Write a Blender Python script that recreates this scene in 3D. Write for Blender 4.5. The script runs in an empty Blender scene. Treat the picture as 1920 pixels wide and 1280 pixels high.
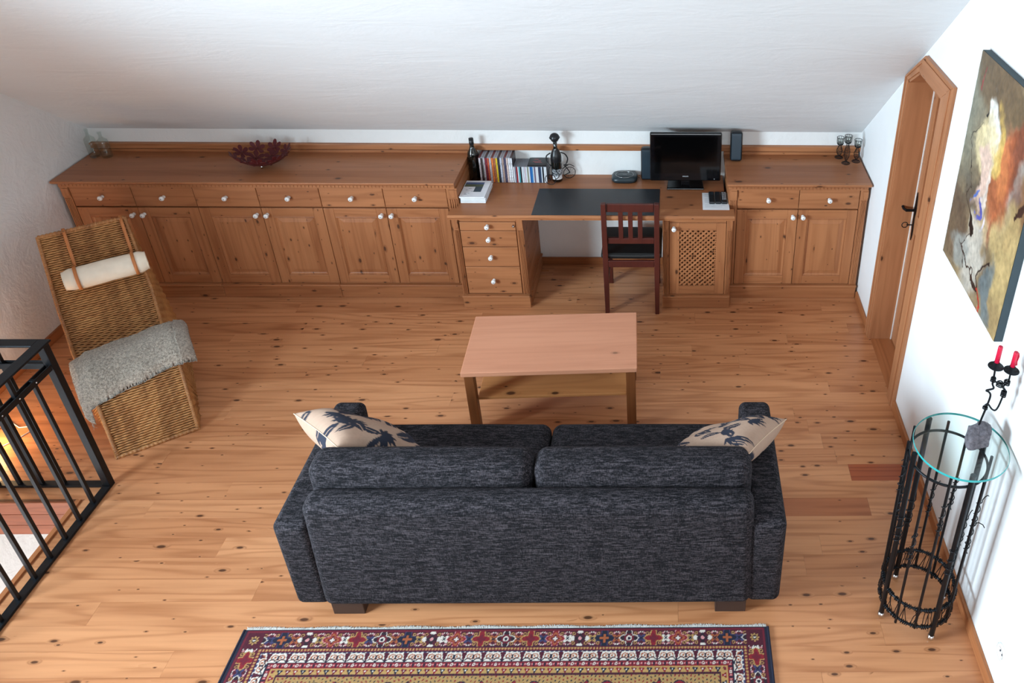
import bpy, math, random
import numpy as np
from mathutils import Vector, Matrix
random.seed(7)
rng = np.random.default_rng(11)
S = bpy.context.scene
COL = S.collection
PI = math.pi

# ------------------------------------------------------------------ camera
cam_d = bpy.data.cameras.new('camera')
cam = bpy.data.objects.new('camera', cam_d); COL.objects.link(cam)
pitch, yaw, roll = .5226, .0233, .0149
Fv = Vector((math.sin(yaw)*math.cos(pitch), math.cos(yaw)*math.cos(pitch), -math.sin(pitch)))
R0 = Vector((math.cos(yaw), -math.sin(yaw), 0)); U0 = R0.cross(Fv)
Rv = R0*math.cos(roll)+U0*math.sin(roll); Uv = -R0*math.sin(roll)+U0*math.cos(roll)
M = Matrix((Rv, Uv, -Fv)).transposed().to_4x4()
M.translation = Vector((.1613, -5.1969, 3.3148))
cam.matrix_world = M
cam_d.sensor_width = 36; cam_d.sensor_fit = 'HORIZONTAL'
cam_d.lens = 1519.869/1920*36
cam_d.shift_x = (960-1288.17)/1920
cam_d.shift_y = (425.57-640)/1920
cam_d.clip_start = .05
S.camera = cam
# ------------------------------------------------------------------ world, lights, exposure
W = bpy.data.worlds.new('world'); S.world = W; W.use_nodes = True
W.node_tree.nodes['Background'].inputs[0].default_value = (.62, .78, 1, 1)
W.node_tree.nodes['Background'].inputs[1].default_value = 1.0

def area(name, loc, size, power, color, target, spread=None):
    d = bpy.data.lights.new(name, 'AREA'); d.shape = 'RECTANGLE'; d.size, d.size_y = size
    d.energy = power; d.color = color
    if spread: d.spread = spread
    o = bpy.data.objects.new(name, d); COL.objects.link(o); o.location = loc
    o.rotation_euler = (Vector(target)-Vector(loc)).to_track_quat('-Z', 'Y').to_euler()
    return o
# daylight entering by the side window (left wall, behind the camera's view)
area('window_daylight', (-3.80, -4.15, 1.75), (1.5, 1.35), 175, (.68, .87, 1), (1.2, -2.1, .75), 1.9)
# fill light added at the windowless gable end, lifts the right-hand ceiling
area('gable_fill', (.35, -7.9, 1.7), (2.2, 1.8), 95, (.84, .93, 1), (.1, -1.5, 1.3))
# daylight in the room below the stair opening
area('lower_room_daylight', (-3.3, -4.6, -.5), (1.0, 1.0), 150, (1, 1, 1), (-3.3, -3.6, -2.5))
S.view_settings.view_transform = 'Standard'
S.view_settings.look = 'None'
S.view_settings.gamma = 1
S.view_settings.exposure = 0
S.view_settings.use_curve_mapping = False
S.cycles.max_bounces = 6; S.cycles.diffuse_bounces = 4; S.cycles.adaptive_threshold = .025
S.cycles.caustics_reflective = False; S.cycles.caustics_refractive = False
S.cycles.sample_clamp_indirect = 6

# ------------------------------------------------------------------ node helpers
class NT:
    def __init__(s, name):
        s.m = bpy.data.materials.new(name); s.m.use_nodes = True
        s.t = s.m.node_tree; s.n = s.t.nodes; s.l = s.t.links
        s.b = s.n['Principled BSDF']
    def node(s, t, **kw):
        n = s.n.new(t)
        for k, v in kw.items(): setattr(n, k, v)
        return n
    def put(s, inp, v):
        if isinstance(v, bpy.types.NodeSocket): s.l.new(v, inp)
        elif v is not None: inp.default_value = v
    def math(s, op, a, b=None, c=None):
        n = s.node('ShaderNodeMath', operation=op)
        s.put(n.inputs[0], a); s.put(n.inputs[1], b)
        if c is not None: s.put(n.inputs[2], c)
        return n.outputs[0]
    def vmul(s, v, k):
        n = s.node('ShaderNodeVectorMath', operation='MULTIPLY'); s.put(n.inputs[0], v); s.put(n.inputs[1], k); return n.outputs[0]
    def vadd(s, v, k):
        n = s.node('ShaderNodeVectorMath', operation='ADD'); s.put(n.inputs[0], v); s.put(n.inputs[1], k); return n.outputs[0]
    def noise(s, v, scale=1, detail=2, rough=.5, dist=0):
        n = s.node('ShaderNodeTexNoise'); s.put(n.inputs['Vector'], v)
        n.inputs['Scale'].default_value = scale; n.inputs['Detail'].default_value = detail
        n.inputs['Roughness'].default_value = rough; n.inputs['Distortion'].default_value = dist
        return n.outputs['Fac'], n.outputs['Color']
    def mix(s, f, a, b, mode='MIX'):
        n = s.node('ShaderNodeMix', data_type='RGBA', blend_type=mode)
        s.put(n.inputs[0], f)
        for i, v in ((6, a), (7, b)):
            if isinstance(v, tuple) and len(v) == 3: v = (*v, 1)
            s.put(n.inputs[i], v)
        return n.outputs[2]
    def maprange(s, v, a, b, c, d, smooth=False):
        n = s.node('ShaderNodeMapRange'); n.interpolation_type = 'SMOOTHSTEP' if smooth else 'LINEAR'
        for i, x in enumerate((v, a, b, c, d)): s.put(n.inputs[i], x)
        return n.outputs[0]
    def obj(s): return s.node('ShaderNodeTexCoord').outputs['Object']
    def rnd(s): return s.node('ShaderNodeObjectInfo').outputs['Random']
    def bump(s, h, strength=.3, dist=.01):
        n = s.node('ShaderNodeBump'); n.inputs['Strength'].default_value = strength
        n.inputs['Distance'].default_value = dist; s.put(n.inputs['Height'], h)
        s.l.new(n.outputs[0], s.b.inputs['Normal'])
    def out(s, color=None, rough=.5, metal=0, **kw):
        if isinstance(color, tuple) and len(color) == 3: color = (*color, 1)
        s.put(s.b.inputs['Base Color'], color); s.put(s.b.inputs['Roughness'], rough)
        s.put(s.b.inputs['Metallic'], metal)
        for k, v in kw.items(): s.put(s.b.inputs[k], v)
        return s.m

def sr(r, g, b):
    return tuple(((c/255)/12.92 if c/255 <= .04045 else ((c/255+.055)/1.055)**2.4) for c in (r, g, b))

def plain(name, color, rough=.5, metal=0, var=.06, **kw):
    t = NT(name)
    f, _ = t.noise(t.obj(), 14, 3)
    c = t.mix(t.maprange(f, .3, .7, 0, 1), tuple(x*(1-var) for x in color), tuple(min(1, x*(1+var)) for x in color))
    return t.out(c, rough, metal, **kw)

def wood(name, light, dark, axis='x', knots=.6, rough=.42, var=.22, knotcell=(5., 9., 9.), ring=.55, knotcol=(.075, .028, .014), staves=None, glue=0):
    t = NT(name)
    sep = t.node('ShaderNodeSeparateXYZ'); t.l.new(t.obj(), sep.inputs[0])
    X, Y, Z = sep.outputs
    order = {'x': (X, Y, Z), 'y': (Y, X, Z), 'z': (Z, X, Y)}[axis]
    cmb = t.node('ShaderNodeCombineXYZ')
    for i in range(3): t.l.new(order[i], cmb.inputs[i])
    r = t.rnd()
    off = t.node('ShaderNodeCombineXYZ')
    for i, k in enumerate((53.1, 31.7, 17.9)): t.put(off.inputs[i], t.math('MULTIPLY', r, k))
    v = t.vadd(cmb.outputs[0], off.outputs[0])
    stave_t = None
    if staves:
        idx = t.math('FLOOR', t.math('DIVIDE', t.math('ADD', order[1], t.math('MULTIPLY', r, .2)), staves))
        wn = t.node('ShaderNodeTexWhiteNoise', noise_dimensions='1D'); t.put(wn.inputs['W'], t.math('ADD', idx, t.math('MULTIPLY', r, 91)))
        stave_t = wn.outputs['Value']
        o2 = t.node('ShaderNodeCombineXYZ'); t.put(o2.inputs[0], t.math('MULTIPLY', stave_t, 9.)); t.put(o2.inputs[2], t.math('MULTIPLY', stave_t, 4.))
        v = t.vadd(v, o2.outputs[0])
    vs_ = t.node('ShaderNodeSeparateXYZ'); t.l.new(v, vs_.inputs[0]); vc = t.node('ShaderNodeCombineXYZ')
    t.put(vc.inputs[0], t.math('MULTIPLY', vs_.outputs[0], knotcell[0])); t.put(vc.inputs[1], t.math('MULTIPLY', t.math('ADD', vs_.outputs[1], vs_.outputs[2]), knotcell[1]))
    vo = t.node('ShaderNodeTexVoronoi', voronoi_dimensions='2D'); t.put(vo.inputs['Vector'], vc.outputs[0]); vo.inputs['Scale'].default_value = 1
    d = vo.outputs['Distance']
    cs = t.node('ShaderNodeSeparateColor'); t.l.new(vo.outputs['Color'], cs.inputs[0])
    kz, _ = t.noise(t.vmul(v, (1.1, 5, 5)), 1, 1)
    gate = t.math('LESS_THAN', cs.outputs[0], t.math('MULTIPLY', t.maprange(kz, .38, .62, .12, 1), knots))
    rad = t.maprange(t.math('POWER', cs.outputs[1], 3.), 0, 1, .035, .15)
    kn = t.math('MULTIPLY', gate, t.maprange(t.math('DIVIDE', d, rad), .55, 1.1, 1, 0, True))
    halo = t.math('MULTIPLY', gate, t.maprange(t.math('DIVIDE', d, rad), .8, 2.2, 1, 0, True))
    f1, _ = t.noise(t.vmul(v, (2.2, 60, 60)), 1, 4, .6)
    f2, _ = t.noise(t.vmul(v, (.55, 7, 7)), 1, 2, .45)
    ph = t.math('ADD', t.math('MULTIPLY', f2, 52), t.math('MULTIPLY', halo, 5))
    rg = t.math('POWER', t.math('MULTIPLY_ADD', t.math('SINE', ph), .5, .5), 3.)
    f3, _ = t.noise(t.vmul(v, (.8, 12, 12)), 1, 2)
    fac = t.math('ADD', t.math('MULTIPLY', rg, ring*.55), t.math('MULTIPLY', t.math('SUBTRACT', f1, .35), .6))
    fac = t.math('ADD', fac, t.math('MULTIPLY', t.math('SUBTRACT', f3, .45), .7))
    n = t.node('ShaderNodeClamp'); t.put(n.inputs[0], fac)
    c = t.mix(n.outputs[0], light, dark)
    tint = t.maprange(r, 0, 1, 1-var, 1+var*.55)
    if stave_t is not None:
        tint = t.math('MULTIPLY', tint, t.maprange(stave_t, 0, 1, .80, 1.14))
    tc = t.node('ShaderNodeCombineXYZ')
    t.put(tc.inputs[0], t.math('POWER', tint, .7)); t.put(tc.inputs[1], tint); t.put(tc.inputs[2], t.math('POWER', tint, 1.2))
    vm = t.node('ShaderNodeVectorMath', operation='MULTIPLY'); t.l.new(c, vm.inputs[0]); t.l.new(tc.outputs[0], vm.inputs[1])
    c = t.mix(t.math('MULTIPLY', halo, .35), vm.outputs[0], tuple(x*.55 for x in dark))
    c = t.mix(t.math('MULTIPLY', kn, .93), c, knotcol)
    t.bump(f1, .06, .002)
    return t.out(c, t.maprange(f3, .2, .8, rough-.05, rough+.08), 0, **{'Specular IOR Level': .32})

# floor and furniture woods
FL, FD = sr(206, 143, 99), sr(152, 91, 54)
M_floor = wood('pine_floor', FL, FD, 'x', .95, .30, .17, (6, 15), .7)
M_floor_red = wood('pine_floor_heartwood', sr(172, 92, 58), sr(122, 54, 32), 'x', .35, .33, .05, (6, 15), .7)
CL, CD = sr(176, 116, 76), sr(134, 80, 48)
M_floor_mid = wood('pine_floor_darker_board', sr(178, 110, 72), sr(132, 74, 46), 'x', .4, .33, .05, (6, 15), .6)
M_cx = wood('cabinet_pine_across', CL, CD, 'x', .85, .42, .10, (7, 15, 15), .6)
M_cz = wood('cabinet_pine_upright', CL, CD, 'z', .85, .42, .10, (7, 15, 15), .6)
M_cy = wood('cabinet_pine_deep', CL, CD, 'y', .85, .42, .10, (7, 15, 15), .6)
M_panel = wood('cabinet_pine_panel', CL, CD, 'z', .8, .42, .08, (7, 14, 14), .5, staves=.072)
M_top = wood('cabinet_top_pine', sr(164, 106, 70), sr(134, 80, 48), 'x', .5, .36, .05, (5, 9, 9), .35, staves=.09)
M_dark_wood = plain('dark_brown_wood', sr(96, 52, 26), .6)  # even dark brown for the floor slab and the stair lining backing
M_coffee = wood('coffee_table_beech', sr(204, 140, 108), sr(176, 112, 82), 'x', .08, .38, .03, (3, 6, 6), .22, knotcol=(.25, .11, .06))
M_coffee_leg = wood('coffee_table_leg_wood', sr(130, 76, 42), sr(96, 54, 28), 'z', .1, .4, .05)
M_chair = wood('chair_dark_wood', sr(84, 38, 30), sr(58, 24, 20), 'z', .0, .35, .05, ring=.3)
M_doorw = wood('door_pine_upright', sr(178, 120, 82), sr(138, 84, 52), 'z', .45, .42, .08, (4, 7, 7), .45)
M_doory = wood('door_pine_across', sr(178, 120, 82), sr(138, 84, 52), 'y', .4, .42, .08, (4, 7, 7), .45)
M_skirt = wood('skirting_pine', sr(176, 112, 70), sr(134, 78, 44), 'x', .3, .42, .05)
M_skirty = wood('skirting_pine_side', sr(176, 112, 70), sr(134, 78, 44), 'y', .3, .42, .05)

def plaster(name, col, strength=.35, stretch=(1, 1, 1)):
    t = NT(name); v = t.vmul(t.obj(), stretch)
    a, _ = t.noise(v, 3.2, 5, .62, .6); b, _ = t.noise(v, 26, 3, .6)
    h = t.math('ADD', t.math('MULTIPLY', a, 1.), t.math('MULTIPLY', b, .12))
    c = t.mix(t.maprange(a, .3, .7, 0, 1), tuple(x*.965 for x in col), col)
    t.bump(h, strength, .03)
    return t.out(c, .85)
M_plaster = plaster('white_plaster', (.84, .83, .81), .32, (1.2, 1, 1))
M_plaster_side = plaster('white_plaster_rough', (.80, .785, .77), .38, (1, 1.5, 1.5))
M_plaster_right = plaster('white_plaster_smooth', (.86, .86, .86), .12)
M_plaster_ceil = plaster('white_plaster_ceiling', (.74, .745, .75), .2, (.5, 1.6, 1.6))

M_black = plain('black_iron', (.012, .014, .017), .38, .7)
M_blackplastic = plain('black_plastic', (.008, .009, .011), .32)
M_blackgloss = plain('black_gloss_screen', (.003, .003, .004), .12)
M_matte_black = plain('desk_mat_black', (.022, .024, .028), .38)
M_white = plain('white_porcelain', (.85, .84, .82), .18)
M_dot = plain('knob_blue_dot', (.02, .03, .05), .4)
M_steel = plain('steel', (.6, .6, .6), .25, 1)
M_silver = plain('silver_print', (.55, .56, .58), .4)
M_paper = plain('white_paper', (.82, .83, .85), .7)
M_ink = plain('grey_print', (.30, .31, .34), .8)
M_leather = plain('tan_leather_strap', sr(190, 118, 66), .55)
M_canvas = plain('cream_canvas', sr(236, 222, 202), .85)
M_seatblack = plain('black_seat_leather', (.006, .006, .006), .45)
M_redcandle = plain('red_wax', (.62, .01, .05), .35)
M_redbowl = plain('dark_red_metal', (.10, .012, .016), .35, .3)
M_tealedge = plain('canvas_edge_teal_grey', sr(52, 66, 72), .7)
M_trimwhite = plain('white_gap_seal', (.85, .82, .78), .6)
M_spk = plain('speaker_blue_black', (.012, .028, .042), .4)

def glass(name, col, refl=1.45):
    # thin clear glass: tinted see-through plus a Fresnel mirror coat
    t = NT(name); tr = t.node('ShaderNodeBsdfTransparent'); tr.inputs[0].default_value = (*col, 1)
    gl = t.node('ShaderNodeBsdfGlossy'); gl.inputs['Roughness'].default_value = .02
    fr = t.node('ShaderNodeLayerWeight'); fc = t.math('MULTIPLY_ADD', t.math('POWER', fr.outputs['Facing'], 4.), .55, .035)
    mx = t.node('ShaderNodeMixShader'); t.l.new(fc, mx.inputs[0]); t.l.new(tr.outputs[0], mx.inputs[1]); t.l.new(gl.outputs[0], mx.inputs[2])
    t.l.new(mx.outputs[0], t.n['Material Output'].inputs['Surface']); return t.m
M_glass = glass('clear_glass', (.93, .985, .97))
M_bottle_clear = glass('old_clear_bottle_glass', (.94, .96, .95))
M_bottle_dark = plain('dark_bottle_glass', (.004, .005, .004), .07, 0, **{'Coat Weight': .6})

def stone():
    t = NT('grey_stone'); f, _ = t.noise(t.obj(), 60, 6, .7); g, _ = t.noise(t.obj(), 320, 2)
    c = t.mix(t.maprange(f, .3, .7, 0, 1), sr(64, 60, 66), sr(128, 122, 128)); t.bump(t.math('ADD', f, t.math('MULTIPLY', g, .4)), .9, .004)
    return t.out(c, .9)
M_stone = stone()

def fabric(name, axis='x', k=1.):
    t = NT(name); v = t.obj()
    st = (60, 430, 430) if axis == 'x' else (430, 60, 430)
    a, _ = t.noise(t.vmul(v, st), 1, 3, .7)
    b, _ = t.noise(t.vmul(v, tuple(x*.28 for x in st)), 1, 3, .6)
    w, _ = t.noise(t.vmul(v, (300, 300, 300)), 1, 1)
    f = t.math('ADD', t.math('MULTIPLY', t.math('SUBTRACT', a, .5), 2.2), t.math('MULTIPLY', t.math('SUBTRACT', b, .5), 1.6))
    x_, _ = t.noise(t.vmul(v, (430, 120, 60) if axis == 'x' else (120, 430, 60)), 1, 2, .6)
    f = t.math('ADD', f, t.math('MULTIPLY_ADD', t.math('SUBTRACT', x_, .5), 1.3, .13))
    n = t.node('ShaderNodeClamp'); t.put(n.inputs[0], f)
    c = t.mix(n.outputs[0], tuple(x*k for x in sr(14, 13, 17)), tuple(x*k for x in sr(96, 89, 94)))
    t.bump(t.math('ADD', a, w), .5, .003)
    return t.out(c, .95, **{'Specular IOR Level': .2})
M_fab = fabric('dark_melange_upholstery', 'x', 1.)
M_fab_y = fabric('dark_melange_upholstery_arm', 'y', 1.)
M_fab_seat = fabric('dark_melange_upholstery_seat', 'x', .8)

def wicker(name, c1, c2, c3):
    t = NT(name); v = t.obj()
    a, _ = t.noise(t.vmul(v, (6, 55, 20)), 1, 3, .6)
    b, _ = t.noise(t.vmul(v, (24, 3, 3)), 1, 2)
    s, _ = t.noise(v, 190, 2)
    c = t.mix(t.maprange(a, .35, .68, 0, 1), c1, c2)
    c = t.mix(t.maprange(b, .45, .62, 0, .6), c, c3)
    c = t.mix(t.maprange(s, .3, .7, 0, .35), c, c3)
    return t.out(c, .5)
M_wicker = wicker('rattan_weave', sr(202, 148, 90), sr(178, 120, 68), sr(132, 82, 42))
M_wickerdark = plain('rattan_inside', sr(104, 66, 34), .8)
M_wedge = wicker('rattan_edge_wrap', sr(186, 130, 76), sr(160, 104, 56), sr(116, 70, 36))

def boucle():
    t = NT('grey_boucle_wool'); a, _ = t.noise(t.obj(), 95, 4, .7); b, _ = t.noise(t.obj(), 260, 2)
    c = t.mix(t.maprange(a, .36, .64, 0, 1), sr(148, 134, 118), sr(226, 213, 196)); t.bump(t.math('ADD', a, b), 1., .012)
    return t.out(c, .95, **{'Sheen Weight': .3})
M_wool = boucle()

def vcol(name, rough=.9, bumps=0., bscale=400):
    t = NT(name); n = t.node('ShaderNodeAttribute'); n.attribute_name = 'Col'
    if bumps:
        a, _ = t.noise(t.obj(), bscale, 3, .6); t.bump(a, bumps, .004)
    return t.out(n.outputs['Color'], rough)

# ------------------------------------------------------------------ mesh builder
class MB:
    def __init__(s): s.v = []; s.f = []; s.mi = []; s.cur = 0; s.sm = []
    def add(s, vs, fs, smooth=False):
        o = len(s.v); s.v += [tuple(p) for p in vs]
        for f in fs: s.f.append(tuple(i+o for i in f)); s.mi.append(s.cur); s.sm.append(smooth)
    def box(s, x0, x1, y0, y1, z0, z1):
        s.add([(x0,y0,z0),(x1,y0,z0),(x1,y1,z0),(x0,y1,z0),(x0,y0,z1),(x1,y0,z1),(x1,y1,z1),(x0,y1,z1)],
              [(0,3,2,1),(4,5,6,7),(0,1,5,4),(1,2,6,5),(2,3,7,6),(3,0,4,7)]); return s
    def prism(s, pts, axis, a, b):
        # pts: 2D polygon counter-clockwise in the two other axes (in cyclic order)
        n = len(pts)
        def P(p, h):
            return {'z': (p[0], p[1], h), 'x': (h, p[0], p[1]), 'y': (p[1], h, p[0])}[axis]
        s.add([P(p, a) for p in pts]+[P(p, b) for p in pts],
              [tuple(reversed(range(n))), tuple(range(n, 2*n))]+[(i, (i+1) % n, n+(i+1) % n, n+i) for i in range(n)]); return s
    def hexa(s, bot, top):
        s.add(list(bot)+list(top), [(0,3,2,1),(4,5,6,7),(0,1,5,4),(1,2,6,5),(2,3,7,6),(3,0,4,7)]); return s
    def tube(s, path, r, n=8, closed=False, caps=True, smooth=True):
        P = [Vector(p) for p in path]; m = len(P)
        rs = r if isinstance(r, (list, tuple)) else [r]*m
        vs = []; up = None
        for i in range(m):
            if closed: t = P[(i+1) % m]-P[i-1]
            else: t = P[min(i+1, m-1)]-P[max(i-1, 0)]
            t = t.normalized() if t.length > 1e-9 else Vector((0, 0, 1))
            if up is None:
                up = Vector((0, 0, 1)) if abs(t.z) < .9 else Vector((1, 0, 0))
            a = (up-t*up.dot(t))
            a = a.normalized() if a.length > 1e-6 else t.orthogonal().normalized()
            up = a; b = t.cross(a)
            for k in range(n):
                q = 2*PI*k/n; vs.append(P[i]+(a*math.cos(q)+b*math.sin(q))*rs[i])
        fs = []
        for i in range(m if closed else m-1):
            j = (i+1) % m
            for k in range(n): fs.append((i*n+k, i*n+(k+1) % n, j*n+(k+1) % n, j*n+k))
        s.add(vs, fs, smooth)
        if caps and not closed:
            s.add(vs[:n], [tuple(reversed(range(n)))]); s.add(vs[-n:], [tuple(range(n))])
        return s
    def lathe(s, prof, c=(0, 0, 0), n=20, axis='z', smooth=True):
        vs = []
        for r, h in prof:
            for k in range(n):
                q = 2*PI*k/n; x, y = r*math.cos(q), r*math.sin(q)
                p = {'z': (x, y, h), '-y': (x, -h, y), 'x': (h, x, y)}[axis]
                vs.append((p[0]+c[0], p[1]+c[1], p[2]+c[2]))
        fs = []
        for i in range(len(prof)-1):
            for k in range(n): fs.append((i*n+k, i*n+(k+1) % n, (i+1)*n+(k+1) % n, (i+1)*n+k))
        s.add(vs, fs, smooth)
        if prof[0][0] > 1e-5: s.add(vs[:n], [tuple(reversed(range(n)))])
        if prof[-1][0] > 1e-5: s.add(vs[-n:], [tuple(range(n))])
        return s
    def rbox(s, c, size, r, seg=4, puff=0., top_only=False):
        # rounded, slightly puffed block
        V, F = rounded_block(c, size, r, seg, puff); s.add(V, F, True); return s
    def mesh(s, name, mats):
        me = bpy.data.meshes.new(name); me.from_pydata(s.v, [], s.f)
        for m in (mats if isinstance(mats, (list, tuple)) else [mats]): me.materials.append(m)
        me.polygons.foreach_set('material_index', s.mi); me.polygons.foreach_set('use_smooth', s.sm)
        me.update(); return me
    def build(s, name, mats, parent=None, bevel=0, seg=2, loc=None, rot=None):
        o = bpy.data.objects.new(name, s.mesh(name, mats)); COL.objects.link(o)
        if parent is not None: o.parent = parent
        if loc: o.location = loc
        if rot: o.rotation_euler = rot
        if bevel:
            b = o.modifiers.new('bevel', 'BEVEL'); b.width = bevel; b.segments = seg; b.limit_method = 'ANGLE'; b.angle_limit = .6
        return o

def rounded_block(c, size, r, seg=6, puff=0.):
    # superellipsoid-like rounded box: grid on a cube, clamped and pushed
    hx, hy, hz = (x/2 for x in size); n = 14
    vs = []; fs = []; idx = {}
    def pt(p):
        q = []
        for a, h in zip(p, (hx, hy, hz)): q.append(a*h)
        core = [max(-(h-r), min(h-r, a)) for a, h in zip(q, (hx, hy, hz))]
        d = Vector(q)-Vector(core)
        if d.length > 1e-9: v = Vector(core)+d.normalized()*r if d.length > 0 else Vector(q)
        else: v = Vector(q)
        if puff:
            u = Vector(p)
            v = Vector((v.x*(1+puff*.05*(1-u.y**2)*(1-u.z**2)), v.y+math.copysign(puff*(1-u.x**2)*(1-u.z**2), u.y)*(abs(u.y) > .5), v.z+math.copysign(puff*(1-u.x**2)*(1-u.y**2), u.z)*(abs(u.z) > .5)))
        return v
    ticks = []
    def tk(h):
        k = min(.45, r/h if h > 0 else .3); e = [1-k*(1-math.cos(PI/2*i/seg*1.0))*1. for i in range(seg+1)]
        # denser near the edges
        edge = [1-k*(1-i/seg) for i in range(seg+1)]
        mid = [(-1+2*i/10)*(1-k) for i in range(11)]
        return [-x for x in reversed(edge)][:-1]+mid+edge[1:]
    T = [tk(hx), tk(hy), tk(hz)]
    def vid(p):
        key = tuple(round(x, 5) for x in p)
        if key not in idx: idx[key] = len(vs); vs.append(tuple(pt(p)+Vector(c)))
        return idx[key]
    for ax in range(3):
        a, b = (ax+1) % 3, (ax+2) % 3
        for sg in (-1, 1):
            for i in range(len(T[a])-1):
                for j in range(len(T[b])-1):
                    q = []
                    for (u, w) in ((i, j), (i+1, j), (i+1, j+1), (i, j+1)):
                        p = [0, 0, 0]; p[ax] = sg; p[a] = T[a][u]; p[b] = T[b][w]; q.append(vid(p))
                    fs.append(tuple(q) if sg > 0 else tuple(reversed(q)))
    return vs, fs

def npmesh(name, V, F, mats, smooth=True, cols=None):
    me = bpy.data.meshes.new(name)
    V = np.asarray(V, dtype=np.float32).reshape(-1, 3); F = np.asarray(F, dtype=np.int32)
    me.vertices.add(len(V)); me.vertices.foreach_set('co', V.ravel())
    k = F.shape[1]
    me.loops.add(F.size); me.loops.foreach_set('vertex_index', F.ravel())
    me.polygons.add(len(F)); me.polygons.foreach_set('loop_start', np.arange(0, F.size, k, dtype=np.int32))
    me.polygons.foreach_set('loop_total', np.full(len(F), k, dtype=np.int32))
    me.polygons.foreach_set('use_smooth', np.full(len(F), smooth))
    for m in (mats if isinstance(mats, (list, tuple)) else [mats]): me.materials.append(m)
    if cols is not None:
        a = me.color_attributes.new('Col', 'FLOAT_COLOR', 'POINT')
        a.data.foreach_set('color', np.concatenate([cols, np.ones((len(cols), 1))], 1).astype(np.float32).ravel())
    me.update(); me.validate(); return me
def addobj(name, me, parent=None, loc=None):
    o = bpy.data.objects.new(name, me); COL.objects.link(o)
    if parent is not None: o.parent = parent
    if loc: o.location = loc
    return o
def gridF(nu, nv):
    i = np.arange(nu-1)[:, None]; j = np.arange(nv-1)[None, :]
    a = (i*nv+j); return np.stack([a, a+nv, a+nv+1, a+1], -1).reshape(-1, 4)

def tag(o, label, cat, group=None, kind=None):
    if label: o['label'] = label
    if cat: o['category'] = cat
    if group: o['group'] = group
    if kind: o['kind'] = kind
    return o
def thing(name, label, cat, loc=(0, 0, 0), rz=0, group=None):
    o = bpy.data.objects.new(name, None); COL.objects.link(o); o.location = loc; o.rotation_euler = (0, 0, rz)
    o.empty_display_size = .05
    return tag(o, label, cat, group)
def struct(name, mb, mat, parent=None, bevel=0):
    o = mb.build(name, mat, parent, bevel)
    if parent is None: o['kind'] = 'structure'
    return o
def copy_tree(o, parent=None):
    c = o.copy(); COL.objects.link(c)
    if parent is not None: c.parent = parent
    for ch in list(o.children): copy_tree(ch, c)
    return c

# value noise used to paint the rug, the picture and the print cloth
def vnoise(x, y, seed=0):
    xi = np.floor(x).astype(int); yi = np.floor(y).astype(int); fx = x-xi; fy = y-yi
    fx = fx*fx*(3-2*fx); fy = fy*fy*(3-2*fy)
    def h(a, b):
        n = (a*374761393+b*668265263+seed*974634777) & 0x7fffffff
        n = ((n ^ (n >> 13))*1274126177) & 0x7fffffff
        return ((n ^ (n >> 16)) & 0xffff)/65535.
    return (h(xi, yi)*(1-fx)+h(xi+1, yi)*fx)*(1-fy)+(h(xi, yi+1)*(1-fx)+h(xi+1, yi+1)*fx)*fy
def fbm(x, y, seed=0, o=5):
    s = 0; a = .5
    for i in range(o): s = s+a*vnoise(x*2**i, y*2**i, seed+i); a *= .5
    return s

# ================================================================== SETTING
XL, XR = -3.83, 1.49
ceil_z = lambda y: 1.085+.83*abs(y)
# floor: base slab (with the stair opening cut out) + every board
HX, HY = -2.838, -2.262
fl = bpy.data.objects.new('floor', None)
sl = MB(); sl.box(HX, XR, -8, 0, -.2, -.022); sl.box(XL, HX, HY, 0, -.2, -.022); sl.box(XR, XR+.2, -1.6, -.85, -.2, -.004); sl.box(XL, HX, -8, -5.2, -.2, -.022)
floor = struct('floor', sl, M_dark_wood)
PW = .116
joints = {-2: [-2.409, 1.217], 0: [-2.281, 1.361], 1: [-2.704, .935], 2: [-1.34, .3], 3: [-1.767, .6], 4: [-2.088, .1], 5: [-.4, 1.133],
          6: [-1.14], 7: [-2.4, .888], 8: [-1.5, .955], 9: [-.3, 1.018], 10: [-2.57, 1.076], 11: [-.9, 1.131], 12: [-2.131, .7], 13: [-2.471, .45, 1.188],
          14: [-.6], 15: [-2.0, .9], 16: [-1.2, .807], 17: [-1.727, .4], 18: [-2.393, .2], 19: [-1.0, 1.1], 20: [-1.947], 21: [-1.3, .8]}
rows = range(-7, 28)
for k in rows:
    y1 = -.751-PW*k; y0 = y1-PW
    if y0 > 0: continue
    xs = [XL]+sorted(joints.get(k, [-2.6+((k*37) % 11)*.21, .2+((k*53) % 9)*.13]))+[XR]
    for a, b in zip(xs[:-1], xs[1:]):
        segs = [(a, b)]
        if y1 < HY+.02 and y0 > -5.2:      # beside the stair opening
            segs = [(max(a, HX), b)] if b > HX+.05 else []
        for (p, q) in segs:
            mb = MB(); g = .0003
            mb.box(p+g, q-g, y0+g, min(y1, 0)-g, -.022, random.uniform(-.0006, .0006))
            red = (k == 11 and a > 1.0) or (k == 13 and b < 1.3 and a > 0)
            if k == 11 and a > 1.0: mt = M_floor_red
            elif k == 13 and 0 < a < 1.1: mt = M_floor_mid
            else: mt = M_floor
            o = mb.build('floorboard', mt, floor)
MB().box(XR, XR+.165, -1.502, -.898, -.022, .0).build('floorboard', M_skirty, floor)
mb = MB(); mb.box(XL, XR, -8, -.751-PW*28+.001, -.022, 0)
# boards nobody sees (behind the viewer)
o = mb.build('floorboard', M_floor, floor)
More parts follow.
